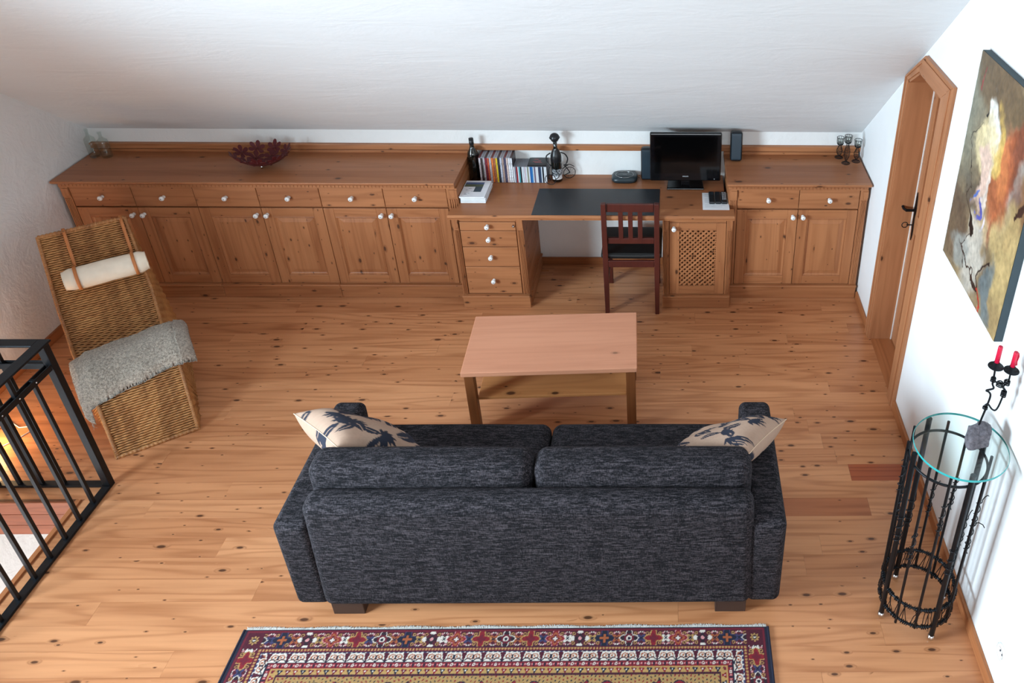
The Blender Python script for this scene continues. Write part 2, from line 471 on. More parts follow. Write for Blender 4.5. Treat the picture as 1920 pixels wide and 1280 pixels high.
# right wall with the door opening
def yz_prism(mb, pts, x0, x1):
    mb.prism(pts, 'x', x0, x1)
DY0, DY1 = -.898, -1.502
rw = MB(); X2 = XR+.2
yz_prism(rw, [(-.001, -.2), (-.001, 1.15), (DY0, 1.085+.83*.898+.06), (DY0, -.2)][::-1], XR, X2)
yz_prism(rw, [(DY0, 1.815), (DY0, 1.085+.83*.898+.06), (-1.095, 1.085+.83*1.095+.06), (-1.095, 1.922)][::-1], XR, X2)
yz_prism(rw, [(-1.095, 1.922), (-1.095, 1.085+.83*1.095+.06), (DY1, 1.085+.83*1.502+.06), (DY1, 1.922)][::-1], XR, X2)
yz_prism(rw, [(DY1, -.2), (DY1, 1.085+.83*1.5+.06), (-4.9, 5.2), (-8, 2.7), (-8, -.2)][::-1], XR, X2)
struct('wall_right', rw, M_plaster_right)
# back knee wall
bw = MB(); bw.box(XL-.2, XR+.2, 0, .15, -.2, 1.16); struct('wall_back', bw, M_plaster)
# left wall with the side window opening (out of the picture, behind the viewer's left)
lw = MB()
lw.prism([(0, -2.8), (0, 1.15), (-3.4, 1.15+.83*3.4), (-3.4, -2.8)][::-1], 'x', XL-.2, XL)
lw.prism([(-4.9, -2.8), (-4.9, 5.2), (-8, 2.7), (-8, -2.8)][::-1], 'x', XL-.2, XL)
lw.prism([(-3.4, -2.8), (-3.4, 1.05), (-4.9, 1.05), (-4.9, -2.8)][::-1], 'x', XL-.2, XL)
lw.prism([(-3.4, 2.45), (-3.4, 1.15+.83*3.4), (-4.9, 5.2), (-4.9, 2.45)][::-1], 'x', XL-.2, XL)
struct('wall_left', lw, M_plaster_side)
wf = MB(); wf.box(XL-.12, XL-.06, -3.45, -3.4, 1.05, 2.45); wf.box(XL-.12, XL-.06, -4.9, -4.85, 1.05, 2.45)
wf.box(XL-.12, XL-.06, -4.85, -3.45, 1.05, 1.1); wf.box(XL-.12, XL-.06, -4.85, -3.45, 2.4, 2.45)
struct('window_1', wf, M_doorw)
fw = MB(); fw.box(XL-.2, XR+.2, -8.15, -8, -.2, 2.75); struct('wall_front', fw, M_plaster)
# sloping ceiling and its other half
cl = MB()
cl.prism([(.15, 1.085-.83*.15), (.15, 1.085-.83*.15+.15), (-4.9, 5.152+.15), (-8.1, 2.65+.15), (-8.1, 2.65), (-4.9, 5.152)], 'x', XL-.2, XR+.2)
# the two strips follow the slopes; one mesh
struct('ceiling', cl, M_plaster_ceil)
# skirtings
b = MB(); b.box(XR-.016, XR, -.855, -.46, 0, .065); b.box(XR-.018, XR, -8, -1.585, 0, .065); struct('baseboard_right', b, M_skirty, bevel=.004)
b = MB(); b.box(-.805, .11, -.016, 0, 0, .06); struct('baseboard_back', b, M_skirt, bevel=.003)
b = MB(); b.box(XL, XL+.018, -2.2, -.46, 0, .065); struct('baseboard_left', b, M_skirty, bevel=.004)
# rail along the knee wall
b = MB(); b.box(XL, XR, -.028, 0, .947, .975); b.box(XL, XR, -.034, 0, .975, .987); struct('trim_1', b, M_cx, bevel=.003)

# stair opening: lining boards, edge trim and the pale room below
so = MB()
so.box(HX-.004, HX+.0, -5.2, HY, -.24, .004)
tr = struct('trim_2', MB().box(HX-.024, HX+.001, -5.2, HY, -.30, .012), M_skirty, bevel=.002)
bk = MB()
lin = struct('trim_3', MB().box(XL, HX-.024, HY, HY+.012, -.235, 0), M_dark_wood)
for i, (z0, z1) in enumerate(((-.085, -.001), (-.165, -.087), (-.235, -.167))):
    MB().box(XL+.002, HX-.024, HY-.012, HY, z0, z1).build('lining_board', wood('stair_lining_wood_%d' % i, sr(140, 80, 54), sr(104, 56, 36), 'x', .3, .4, .1), lin, .002)
lf = MB(); lf.box(XL-.2, HX+1.6, -8, HY+1.2, -2.8, -2.7); struct('trim_4', lf, plain('pale_lower_floor', (.85, .85, .85), .6))
lb = MB(); lb.box(XL-.2, HX+1.6, HY+1.2, HY+1.3, -2.7, -.2); lb.box(HX+1.6, HX+1.7, -8, HY+1.3, -2.7, -.2); struct('trim_5', lb, M_plaster)

# ---------------------------------------------------------------- door in the right wall
door = thing('door_1', None, None, (XR, -1.22, 0)); door['kind'] = 'structure'
def dpoly(o):   # opening outline (y,z) grown by o, relative to thing
    return [(-.94+o+1.22, 0), (-.94+o+1.22, 1.81+o*.45), (-1.112+o*.4+1.22, 1.907+o), (-1.50-o+1.22, 1.907+o), (-1.50-o+1.22, 0)]
out_ = [(p+1.22, q) for p, q in ((-.835, 0), (-.872, 1.808), (-1.160, 2.012), (-1.640, 2.014), (-1.592, 0))]
in_ = [(p+1.22, q) for p, q in ((-.905, 0), (-.922, 1.795), (-1.098, 1.905), (-1.490, 1.908), (-1.480, 0))]
names = ['upright', 'upright', 'head']
def casing(i, j, mat):
    mb = MB(); a, b_, c, d = in_[i], in_[j], out_[j], out_[i]
    mb.prism([a, b_, c, d], 'x', -.020, .0)
    # inner bead
    def lerp(p, q, t): return (p[0]+(q[0]-p[0])*t, p[1]+(q[1]-p[1])*t)
    mb.prism([lerp(a, d, .55), lerp(b_, c, .55), lerp(b_, c, .8), lerp(a, d, .8)], 'x', -.026, -.019)
    return mb.build('casing', mat, door, .002)
casing(0, 1, M_doorw); casing(1, 2, M_doory); casing(2, 3, M_doory); casing(3, 4, M_doorw)
def reveal(i, j, mat, th=.014):
    a, b_ = Vector(in_[i]), Vector(in_[j]); t = (b_-a).normalized(); n = Vector((t.y, -t.x))
    c = Vector((.02, .9))
    if (c-a).dot(n) < 0: n = -n
    mb = MB(); mb.prism([tuple(a), tuple(b_), tuple(b_+n*th), tuple(a+n*th)], 'x', -.012, .148)
    mb.build('lining', mat, door)
reveal(0, 1, M_doorw); reveal(1, 2, M_doory); reveal(2, 3, M_doory); reveal(3, 4, M_doorw)
leaf = MB()
li = [(p[0]*.97, p[1]-(.012 if p[1] > 1 else -.006)) for p in in_]
leaf.prism(li, 'x', .150, .19)
leafo = leaf.build('door_leaf', M_doorw, door)
# leaf frame: stiles and rails proud of the field, one thing with the leaf
def sub(mb, name, mat, bevel=.002): return mb.build(name, mat, leafo, bevel)
sub(MB().box(.138, .151, .21, .298, .008, 1.78), 'stile', M_doorw); sub(MB().box(.138, .151, -.255, -.16, .008, 1.88), 'stile', M_doorw)
sub(MB().box(.138, .151, -.16, .21, .008, .2), 'rail', M_doory); sub(MB().box(.138, .151, -.16, .21, .86, .98), 'rail', M_doory)
sub(MB().box(.138, .151, -.16, .12, 1.79, 1.885), 'rail', M_doory)
MB().prism([(.2945, 0), (.3005, 0), (.2835, 1.78), (.2775, 1.78)], 'x', .131, .1375).build('seal', M_trimwhite, door)
# wrought handle: back plate, lever, key
h = MB(); h.prism([(0.238, .80), (0.245, .84), (0.252, .95), (0.262, 1.0), (0.258, 1.08), (0.252, 1.12), (0.246, 1.08), (0.236, 1.0), (0.242, .95), (0.232, .84)], 'x', .128, .134)
h.tube([(.128, .25, 1.0), (.075, .25, 1.0)], .009)
h.tube([(.082, .25, 1.0), (.07, .27, 1.0), (.068, .31, 1.008), (.07, .335, 1.022)], [.009, .0085, .010, .015])
h.tube([(.128, .25, .90), (.095, .25, .90)], .004)
h.tube([(.085+.018*math.cos(q), .25, .90+.018*math.sin(q)) for q in np.linspace(0, 2*PI, 14)[:-1]], .003, 6, True)
h.build('handle', M_black, door)

# ================================================================== CABINETS
def knob_mesh():
    mb = MB(); mb.lathe([(.0001, 0), (.011, 0), (.0115, .004), (.007, .008), (.0065, .014), (.0105, .018), (.0155, .023), (.0165, .029), (.014, .035), (.008, .0385)], n=16, axis='-y')
    mb.lathe([(.008, .0384), (.0035, .0392)], n=10, axis='-y'); mb.cur = 1; mb.lathe([(.0035, .0393), (.0001, .0396)], n=8, axis='-y')
    return mb.mesh('knob', [M_white, M_dot])
KNOB = knob_mesh()
def knob(parent, x, z, y=0., s=1.):
    o = bpy.data.objects.new('knob', KNOB); COL.objects.link(o); o.parent = parent; o.location = (x, y, z); o.scale = (s, s, s)
    return o
def make_drawer(parent, x0, x1, z0, z1, kx=None, kz=None, g=.0018):
    mb = MB(); mb.box(x0+g, x1-g, 0, .02, z0+g, z1-g)
    d = mb.build('drawer', M_cx, parent, .003)
    if kz is None: kz = (z0+z1)/2
    knob(d, (x0+x1)/2 if kx is None else kx, kz)
    return d
def make_door(parent, x0, x1, z0, z1, kx, kz, name='door', g=.0018, sw=.066):
    mb = MB(); x0 += g; x1 -= g; z0 += g; z1 -= g
    mb.cur = 0; mb.box(x0, x0+sw, 0, .021, z0, z1); mb.box(x1-sw, x1, 0, .021, z0, z1)
    mb.cur = 1; mb.box(x0+sw, x1-sw, 0.0003, .021, z0, z0+sw); mb.box(x0+sw, x1-sw, .0003, .021, z1-sw, z1)
    d = mb.build(name, [M_cz, M_cx], parent, .0022)
    # moulding and raised field
    m = MB(); a0, a1, c0, c1 = x0+sw, x1-sw, z0+sw, z1-sw
    def ring(i): return [(a0+i, c0+i), (a1-i, c0+i), (a1-i, c1-i), (a0+i, c1-i)]
    prof = [(0, .004), (.004, .002), (.010, .010), (.016, .013), (.020, .012), (.044, .007), (.0445, .0055)]
    vs = []
    for i, y in prof: vs += [(p[0], y, p[1]) for p in ring(i)]
    fs = []
    for r in range(len(prof)-1):
        for k in range(4): fs.append((r*4+k, r*4+(k+1) % 4, r*4+4+(k+1) % 4, r*4+4+k))
    fs.append(tuple(range(len(vs)-4, len(vs))))
    m.add(vs, fs)
    m.build('panel', M_panel, d)
    if kx is not None: knob(d, kx, kz)
    return d
def pilaster(parent, x0, x1, z0, z1, block=.075, yf=-.006):
    mb = MB(); w = x1-x0
    mb.box(x0, x1, yf, .03, z1-block, z1)
    # scooped wedge on the block face
    mb.prism([(z1-block*.15, x0+w*.25), (z1-block*.15, x1), (z1-block*.8, x1), (z1-block*.95, x0+w*.45)], 'y', yf-.005, yf)
    mb.box(x0, x1, yf+.005, .03, z0, z1-block)
    nf = 4; fw_ = (w-.012)/nf
    for i in range(nf):
        c = x0+.006+fw_*(i+.5)
        mb.prism([(z1-block-.008, c-fw_*.34), (z1-block-.008, c+fw_*.34), (z0+.006, c+fw_*.34), (z0+.006, c-fw_*.34)][::-1], 'y', yf-.001, yf+.005)
    return mb.build('pilaster', M_cz, parent, .0015, 1)

YS = -.4407
def carcass(parent, x0, x1, z0, z1, depth):
    mb = MB(); mb.box(x0, x1, .022, depth, z0, z1); return mb.build('carcass', M_cy, parent)
def plinth(parent, x0, x1, yf, depth, z1=.108, lip=.013):
    mb = MB(); mb.box(x0, x1, yf, depth, 0, z1-.014); mb.box(x0, x1, yf-lip, depth, z1-.014, z1)
    return mb.build('plinth', M_cx, parent, .004)

dx = [-3.755, -3.359, -2.962, -2.552, -2.146, -1.730, -1.315]
ZD1, ZD2, ZD3, ZP = .8640, .7175, .7100, .110
desc = ['low pine cabinet beside the left wall, behind the wicker chaise', 'middle low pine cabinet of the long sideboard, below the red flower bowl',
        'low pine cabinet at the desk end of the long sideboard']
desc[1] = 'middle one of the three low pine cabinets under the long worktop'
for u in range(3):
    a, m_, b_ = dx[2*u], dx[2*u+1], dx[2*u+2]
    x0 = a if u else -3.81; x1 = b_ if u < 2 else -1.2415
    cx = (a+b_)/2
    t = thing('sideboard_cabinet', desc[u], 'cabinet', (cx, YS, 0), 0, 'cabinets of the long sideboard')
    carcass(t, x0-cx+.001, x1-cx-.001, ZP, .8655, -YS-.002)
    plinth(t, x0-cx+.0005, x1-cx-.0005, -.012, -YS-.002, .112)
    for (p, q) in ((a, m_), (m_, b_)): make_drawer(t, p-cx, q-cx, ZD2, ZD1)
    make_door(t, a-cx, m_-cx, ZP+.003, ZD3, m_-cx-.034, .662)
    make_door(t, m_-cx, b_-cx, ZP+.003, ZD3, m_-cx+.034, .662)
    if u == 0: pilaster(t, x0-cx+.002, a-cx-.002, ZP+.002, ZD1)
    if u == 2: pilaster(t, b_-cx+.002, x1-cx-.002, ZP+.002, ZD1)
def worktop(x0, x1, label, side='both'):
    cx = (x0+x1)/2; w = x1-x0
    t = thing('worktop', label, 'worktop', (cx, -.25, .878), 0)
    mb = MB(); y = -.498+.25
    # stepped moulded front edge (profile in y,z)
    mb.prism([(.248, .020), (.248, .048), (y+.002, .048), (y, .044), (y, .036), (y+.006, .030), (y+.014, .024), (y+.024, .020)], 'x', -w/2, w/2)
    mb.build('top_board', M_top, t, .0015, 1)
    d = MB(); d.box(-w/2+.012, w/2-.012, YS+.25-.016, .248, -.012, .020)
    d.build('dentil_rail', M_cx, t)
    d = MB(); n = int((w-.03)/.024)
    for i in range(n):
        x = -w/2+.018+i*.024; d.box(x, x+.0185, YS+.25-.0195, YS+.25-.0155, -.004, .016)
    o = d.build('dentil_moulding', M_cx, t); o['kind'] = 'stuff'
    s_ = MB(); s_.box(-w/2, w/2, .218, .248, .048, .067); s_.build('backsplash', M_cx, t, .002)
    return t
worktop(-3.815, -1.2415, 'long pine worktop with dentil edge, running from the left wall to the desk')
worktop(.531, 1.478, 'short pine worktop with dentil edge, between the desk and the right wall')
cx = 1.0125
t = thing('sideboard_cabinet', 'two-door pine cabinet right of the desk, beside the arched door wall', 'cabinet', (cx, YS, 0))
t['label'] = 'two-door pine cabinet standing alone right of the desk, beside the right wall'
carcass(t, .545-cx, 1.475-cx, ZP, .8655, -YS-.002); plinth(t, .575-cx, 1.475-cx, -.012, -YS-.002, .112)
make_drawer(t, .605-cx, 1.017-cx, ZD2, ZD1); make_drawer(t, 1.017-cx, 1.420-cx, ZD2, ZD1)
make_door(t, .605-cx, 1.017-cx, ZP+.003, ZD3, 1.017-cx-.034, .662); make_door(t, 1.017-cx, 1.420-cx, ZP+.003, ZD3, 1.017-cx+.034, .662)
pilaster(t, .547-cx, .603-cx, ZP+.002, ZD1); pilaster(t, 1.422-cx, 1.474-cx, ZP+.002, ZD1)

# ---------------------------------------------------------------- desk
t = thing('desktop', 'pine desktop spanning the two pedestals under the computer screen', 'desk', (-.35, -.3, .716))
mb = MB(); ox, oy = .35, .3
pts = [(-1.282, -.600), (.578, -.600), (.578, -.506), (.529, -.506), (.529, -.001), (-1.240, -.001), (-1.240, -.506), (-1.282, -.506)]
mb.prism([(p[0]+ox, p[1]+oy) for p in pts], 'z', .0, .034)
mb.prism([(0, -.611+oy), (.034-.012, -.611+oy), (.034-.003, -.606+oy), (.034, -.600+oy), (.0, -.600+oy)][::-1], 'x', 0, 0.0001) if False else None
o = mb.build('top_board', M_top, t, .0015, 1)
e = MB(); e.prism([(-.600+oy, 0), (-.600+oy, .034), (-.606+oy, .0325), (-.611+oy, .027), (-.612+oy, .018), (-.606+oy, .010), (-.604+oy, .0)], 'x', -1.282+ox, .578+ox)
e.build('front_edge', M_cx, t)

YPD = -.558
cx = -1.0415
t = thing('pedestal_cabinet', 'pine desk pedestal with four stacked drawers, left of the knee space', 'cabinet', (cx, YPD, 0))
mb = MB(); mb.box(-1.236-cx, -.812-cx, .02, -YPD-.002, .1, .716); mb.build('carcass', M_cy, t)
plinth(t, -1.268-cx, -.806-cx, -.016, .05, .103, .012)
mb = MB(); mb.box(-1.236-cx, -.802-cx, .05, -YPD-.017, 0, .088); mb.box(-1.236-cx, -.796-cx, .05, -YPD-.017, .088, .101); mb.build('side_plinth', M_cy, t, .003)
zs = [.677, .609, .483, .327, .107]
for i in range(4):
    d = make_drawer(t, -1.228-cx, -.857-cx, zs[i+1], zs[i], None, (zs[i]+zs[i+1])/2+.004, .0022)
    if i == 0:
        l = MB(); l.lathe([(.0001, 0), (.011, 0), (.011, .003), (.006, .005), (.006, .010), (.0001, .011)], (.169, 0, .645), 12, '-y'); l.build('lock', M_steel, d)
mb = MB(); mb.box(-1.228-cx, -.857-cx, .004, .03, .678, .716); mb.build('top_rail', M_cx, t)
pilaster(t, -1.266-cx, -1.231-cx, .105, .712, .09); pilaster(t, -.854-cx, -.810-cx, .105, .712, .09)

cx = .338
t = thing('pedestal_cabinet', 'pine desk pedestal with a diagonal lattice door, right of the knee space', 'cabinet', (cx, YPD, 0))
mb = MB()
mb.box(.117-cx, .137-cx, .02, -YPD-.002, .1, .716); mb.box(.509-cx, .529-cx, .02, -YPD-.002, .1, .716)
mb.box(.137-cx, .509-cx, -YPD-.02, -YPD-.002, .1, .716); mb.box(.137-cx, .509-cx, .02, -YPD-.02, .1, .115); mb.box(.137-cx, .509-cx, .02, -YPD-.02, .70, .716)
mb.build('carcass', M_cy, t)
plinth(t, .102-cx, .572-cx, -.016, .05, .103, .012)
mb = MB(); mb.box(.112-cx, .53-cx, .05, -YPD-.017, 0, .101); mb.build('side_plinth', M_cy, t, .003)
pilaster(t, .108-cx, .150-cx, .105, .712, .09); pilaster(t, .532-cx, .570-cx, .105, .712, .09)
x0, x1, z0, z1 = .153-cx, .529-cx, .107, .672
lx0, lx1, lz0, lz1 = .22-cx, .465-cx, .175, .614
mb = MB(); mb.cur = 0; mb.box(x0, lx0, 0, .022, z0, z1); mb.box(lx1, x1, 0, .022, z0, z1)
mb.cur = 1; mb.box(lx0, lx1, .0003, .022, z0, lz0); mb.box(lx0, lx1, .0003, .022, lz1, z1)
dd = mb.build('door', [M_cz, M_cx], t, .002)
knob(dd, .183-cx, .636)
mb = MB(); mb.box(x0, x1, .004, .03, .674, .716); mb.build('top_rail', M_cx, t)
def clipseg(p, d):
    lo, hi = -9, 9
    for (c, v, a, b_) in ((p[0], d[0], lx0, lx1), (p[1], d[1], lz0, lz1)):
        ta, tb = (a-c)/v, (b_-c)/v
        if ta > tb: ta, tb = tb, ta
        lo = max(lo, ta); hi = min(hi, tb)
    return lo, hi
for sgn in (1, -1):
    for k in range(-30, 40):
        c = k*.0355+.006
        p = (lx0, lz0+c) if sgn > 0 else (lx0, lz0+c)
        d = (1, sgn)
        lo, hi = clipseg(p, d)
        if hi-lo < .006: continue
        a = Vector((p[0]+lo*d[0], p[1]+lo*d[1])); b_ = Vector((p[0]+hi*d[0], p[1]+hi*d[1]))
        n = Vector((-d[1], d[0])).normalized()*.0072
        y = .004 if sgn > 0 else .009
        mb = MB(); q = [a+n, a-n, b_-n, b_+n]
        q = [(min(max(v.x, lx0-.002), lx1+.002), min(max(v.y, lz0-.002), lz1+.002)) for v in q]
        mb.add([(v[0], y, v[1]) for v in q]+[(v[0], y+.005, v[1]) for v in q], [(0, 1, 2, 3), (7, 6, 5, 4), (0, 4, 5, 1), (1, 5, 6, 2), (2, 6, 7, 3), (3, 7, 4, 0)])
        mb.build('slat', M_cz, dd)

# ================================================================== DESK CHAIR
t = thing('desk_chair', 'dark red-brown wooden chair with black seat, drawn up to the desk', 'chair', (-.10, -.43, 0))
def CB(x0, x1, y0, y1, z0, z1): return MB().box(x0+.10, x1+.10, y0+.43, y1+.43, z0, z1)
for sx in (-1, 1):
    cxp = -.10+sx*.171
    mb = MB()
    lvl = [(0, -.635, .014), (.35, -.62, .018), (.45, -.617, .018), (.857, -.632, .016)]
    vs = []
    for z, y, hw in lvl:
        x = cxp-(-.10)
        vs += [(x-hw, y+.43-.016, z), (x+hw, y+.43-.016, z), (x+hw, y+.43+.016, z), (x-hw, y+.43+.016, z)]
    fs = [(0, 3, 2, 1), (12, 13, 14, 15)]
    for i in range(3):
        for k in range(4): fs.append((i*4+k, i*4+(k+1) % 4, i*4+4+(k+1) % 4, i*4+4+k))
    mb.add(vs, fs); mb.build('leg', M_chair, t, .003)
    CB(cxp-.016, cxp+.016, -.27, -.238, 0, .42).build('leg', M_chair, t, .003)
    CB(cxp-.010, cxp+.010, -.605, -.27, .375, .425).build('side_rail', M_chair, t, .002)
    CB(cxp-.008, cxp+.008, -.605, -.27, .19, .215).build('stretcher', M_chair, t, .002)
CB(-.253, .053, -.634, -.614, .793, .852).build('top_rail', M_chair, t, .004)
CB(-.253, .053, -.626, -.606, .552, .594).build('lower_rail', M_chair, t, .003)
for a, b_ in ((-.178, -.148), (-.115, -.085), (-.052, -.022)):
    CB(a, b_, -.629, -.613, .59, .80).build('slat', M_chair, t, .002)
CB(-.253, .053, -.632, -.612, .372, .422).build('back_rail', M_chair, t, .003)
CB(-.253, .053, -.268, -.248, .372, .422).build('front_rail', M_chair, t, .003)
mb = MB(); mb.rbox((0, -.425+.43, .443), (.405, .375, .045), .02, 4, .006); mb.build('seat_cushion', M_seatblack, t)

# ================================================================== COFFEE TABLE
t = thing('coffee_table', 'rectangular light wooden coffee table with lower shelf, between sofa and desk', 'table', (-.5, -1.545, 0), .045)
mb = MB(); mb.box(-.472, .472, -.256, .256, .436, .466); mb.build('tabletop', M_coffee, t, .004)
for sx in (-1, 1):
    for sy in (-1, 1):
        MB().box(sx*.435-.026, sx*.435+.026, sy*.215-.026, sy*.215+.026, 0, .436).build('leg', M_coffee_leg, t, .003)
    MB().box(sx*.435-.010, sx*.435+.010, -.189, .189, .385, .436).build('apron', M_coffee_leg, t)
mb = MB(); mb.box(-.409, .409, -.205, .205, .232, .250); mb.build('shelf', wood('coffee_shelf_pine', sr(206, 142, 88), sr(170, 108, 62), 'x', .6, .4, .05), t, .003)
mb = MB(); mb.box(-.15, .15, -.13, .12, .395, .436); mb.build('drawer_box', wood('coffee_drawer_wood', sr(214, 160, 100), sr(186, 130, 78), 'x', .1), t, .002)

# ================================================================== SOFA
t = thing('sofa', 'dark blue-grey melange two-seat sofa seen from behind', 'sofa', (-.41, -2.55, 0))
def SB(x0, x1, y0, y1, z0, z1, r, puff=0., name='', mat=None):
    mb = MB(); mb.rbox(((x0+x1)/2+.41, (y0+y1)/2+2.55, (z0+z1)/2), (x1-x0, y1-y0, z1-z0), r, 5, puff)
    return mb.build(name, mat or M_fab, t)
SB(-1.470, -1.318, -2.922, -2.165, .085, .592, .035, .004, 'armrest', M_fab)
SB(.498, .650, -2.922, -2.165, .085, .592, .035, .004, 'armrest', M_fab)
pb = SB(-1.345, .525, -2.945, -2.82, .095, .706, .048, .012, 'back_panel')
for v in pb.data.vertices:      # the panel narrows a little towards its top
    k = max(0, (v.co.z-.1)/.65); v.co.x *= 1-.018*k
    v.co.y += .02*k
SB(-1.312, .492, -2.83, -2.20, .09, .31, .02, 0, 'base')
SB(-1.315, -.425, -2.66, -2.165, .30, .455, .05, .012, 'seat_cushion', M_fab_seat)
SB(-.421, .495, -2.66, -2.165, .30, .455, .05, .012, 'seat_cushion', M_fab_seat)
for (a, b_) in ((-1.338, -.409), (-.408, .508)):
    c = SB(a, b_, -2.808, -2.645, .47, .788, .055, .012, 'back_cushion')
for a in (-1.331, .365):
    MB().box(a+.41, a+.138+.41, -2.905+2.55, -2.80+2.55, 0, .098).build('foot', plain('sofa_foot', sr(54, 40, 36), .4), t, .003)
    MB().box(a+.41, a+.138+.41, -2.28+2.55, -2.20+2.55, 0, .098).build('foot', bpy.data.materials['sofa_foot'], t, .003)

# printed cushions
M_print = vcol('printed_linen_beige_navy', .9, .25, 500)
def leaf_mask(u, v, cx, cy, ang, L, w, vein=True):
    c, s_ = math.cos(ang), math.sin(ang); a = (u-cx)*c+(v-cy)*s_; b_ = -(u-cx)*s_+(v-cy)*c
    tt = a/L; prof = w*np.clip(4*tt*(1-tt), 0, 1)**.8
    m = (tt > 0) & (tt < 1) & (np.abs(b_-.12*L*np.sin(tt*PI)) < prof)
    if vein: m &= ~((np.abs(b_-.12*L*np.sin(tt*PI)) < .006) & (tt > .25))
    return m
def cushion(name, label, A, C_, D, puff, seed):
    n = 90; A, C_, D = Vector(A), Vector(C_), Vector(D); e1 = C_-A; e2 = D-A; nn = e2.cross(e1).normalized()
    if nn.z < 0: nn = -nn
    cen = A+(e1+e2)/2
    g = np.linspace(0, 1, n); u, v = np.meshgrid(g, g, indexing='ij')
    U, V_ = 2*u-1, 2*v-1
    prof = (np.clip((1-U**6)*(1-V_**6), 0, 1)**.55)*(1-.45*(U**2+V_**2)/2)
    pinch = .07
    uu = U*(1-pinch*(1-V_**2)); vv = V_*(1-pinch*(1-U**2))
    wr = .006*np.sin(9*U*V_+3*U)*prof
    base = np.array(cen)[None, None]*0+(uu[..., None]*np.array(e1)/2+vv[..., None]*np.array(e2)/2)
    top = base+((prof*puff+wr)[..., None])*np.array(nn)
    bot = base-((prof*puff)[..., None])*np.array(nn)
    r = random.Random(seed)
    cols = []
    for side in (0, 1):
        m = np.zeros_like(u, bool)
        for k in range(19):
            cx, cy, an = r.uniform(.05, .9), r.uniform(.05, .9), r.uniform(0, 2*PI)
            L = r.uniform(.16, .30)
            m |= leaf_mask(u, v, cx, cy, an, L, L*r.uniform(.16, .30))
            if k % 2 == 0:
                for j in range(5):
                    m |= leaf_mask(u, v, cx, cy, an+PI+(j-2)*.5, .13, .02, False)
        n1 = fbm(u*60, v*60, 3, 2)[..., None]
        base_c = np.array(sr(164, 134, 114))*(.9+.2*n1)
        c = np.where(m[..., None], np.array(sr(24, 28, 44)), base_c)
        cols.append(c.reshape(-1, 3))
    F = gridF(n, n); V2 = np.concatenate([top.reshape(-1, 3), bot.reshape(-1, 3)])
    F2 = np.concatenate([F, F[:, ::-1]+n*n])
    if (Vector(e1).cross(Vector(e2))).dot(nn) < 0: F2 = F2[:, ::-1]
    me = npmesh(name, V2, F2, M_print, True, np.concatenate(cols))
    o = addobj(name, me, None, tuple(cen)); tag(o, label, 'cushion', 'printed sofa cushions')
    rim = [(-1+2*i/24, -1) for i in range(24)]+[(1, -1+2*i/24) for i in range(24)]+[(1-2*i/24, 1) for i in range(24)]+[(-1, 1-2*i/24) for i in range(24)]
    pts = []
    for a, b_ in rim: pts.append(e1/2*a*(1-pinch*(1-b_*b_))+e2/2*b_*(1-pinch*(1-a*a)))
    s_ = MB(); s_.tube([tuple(p) for p in pts], .0025, 5, True); s_.build('piping', plain('cushion_piping_'+str(seed), sr(196, 168, 142), .9), o)
    return o
cushion('cushion', 'beige cushion with navy leaf print, propped over the left arm of the sofa', (-1.525, -2.44, .755), (-1.245, -2.67, .78), (-1.15, -2.36, .53), .098, 3)
cushion('cushion', 'beige cushion with navy leaf print, leaning in the right corner of the sofa', (.685, -2.475, .75), (.50, -2.70, .77), (.285, -2.38, .52), .092, 8)

# ================================================================== RATTAN CHAISE
t = thing('chaise_longue', 'woven rattan chaise longue with raised head end, by the left wall', 'chaise longue', (-2.66, -1.865, 0), math.atan2(.565, .825))
ctrl = [(0, .0), (.02, .055), (.08, .15), (.17, .255), (.28, .335), (.38, .365), (.48, .355), (.58, .34), (.68, .365), (.79, .46), (.93, .63), (1.05, .785), (1.115, .865)]
def catmull(P, m):
    P = [np.array(p, float) for p in P]; P = [2*P[0]-P[1]]+P+[2*P[-1]-P[-2]]; out = []
    for i in range(1, len(P)-2):
        for k in range(m):
            s_ = k/m; p0, p1, p2, p3 = P[i-1:i+3]
            out.append(.5*((2*p1)+(-p0+p2)*s_+(2*p0-5*p1+4*p2-p3)*s_**2+(-p0+3*p1-3*p2+p3)*s_**3))
    out.append(P[-2]); return np.array(out)
prof = catmull(ctrl, 20)
seglen = np.r_[0, np.cumsum(np.linalg.norm(np.diff(prof, axis=0), axis=1))]; TOT = seglen[-1]
def PR(l): return np.array([np.interp(l, seglen, prof[:, 0]), np.interp(l, seglen, prof[:, 1])])
def HW(l): return np.interp(l/TOT, [0, .25, .5, .7, 1], [.192, .206, .222, .230, .216])
def section(l):
    # outline of one weaver row: left floor -> left edge -> right edge -> right floor (x, y, z)
    s_, z = PR(l); h = HW(l); sb = s_*.975/1.115; hb = .200+.055*min(1, l/TOT*1.3)
    k = min(1, max(0, (s_-.2)/.5)); xo = -.050*k*k*(3-2*k)
    return np.array([(-hb+xo, sb, .0), (-h+xo, s_, z), (h+xo, s_, z), (hb, sb, .0)])
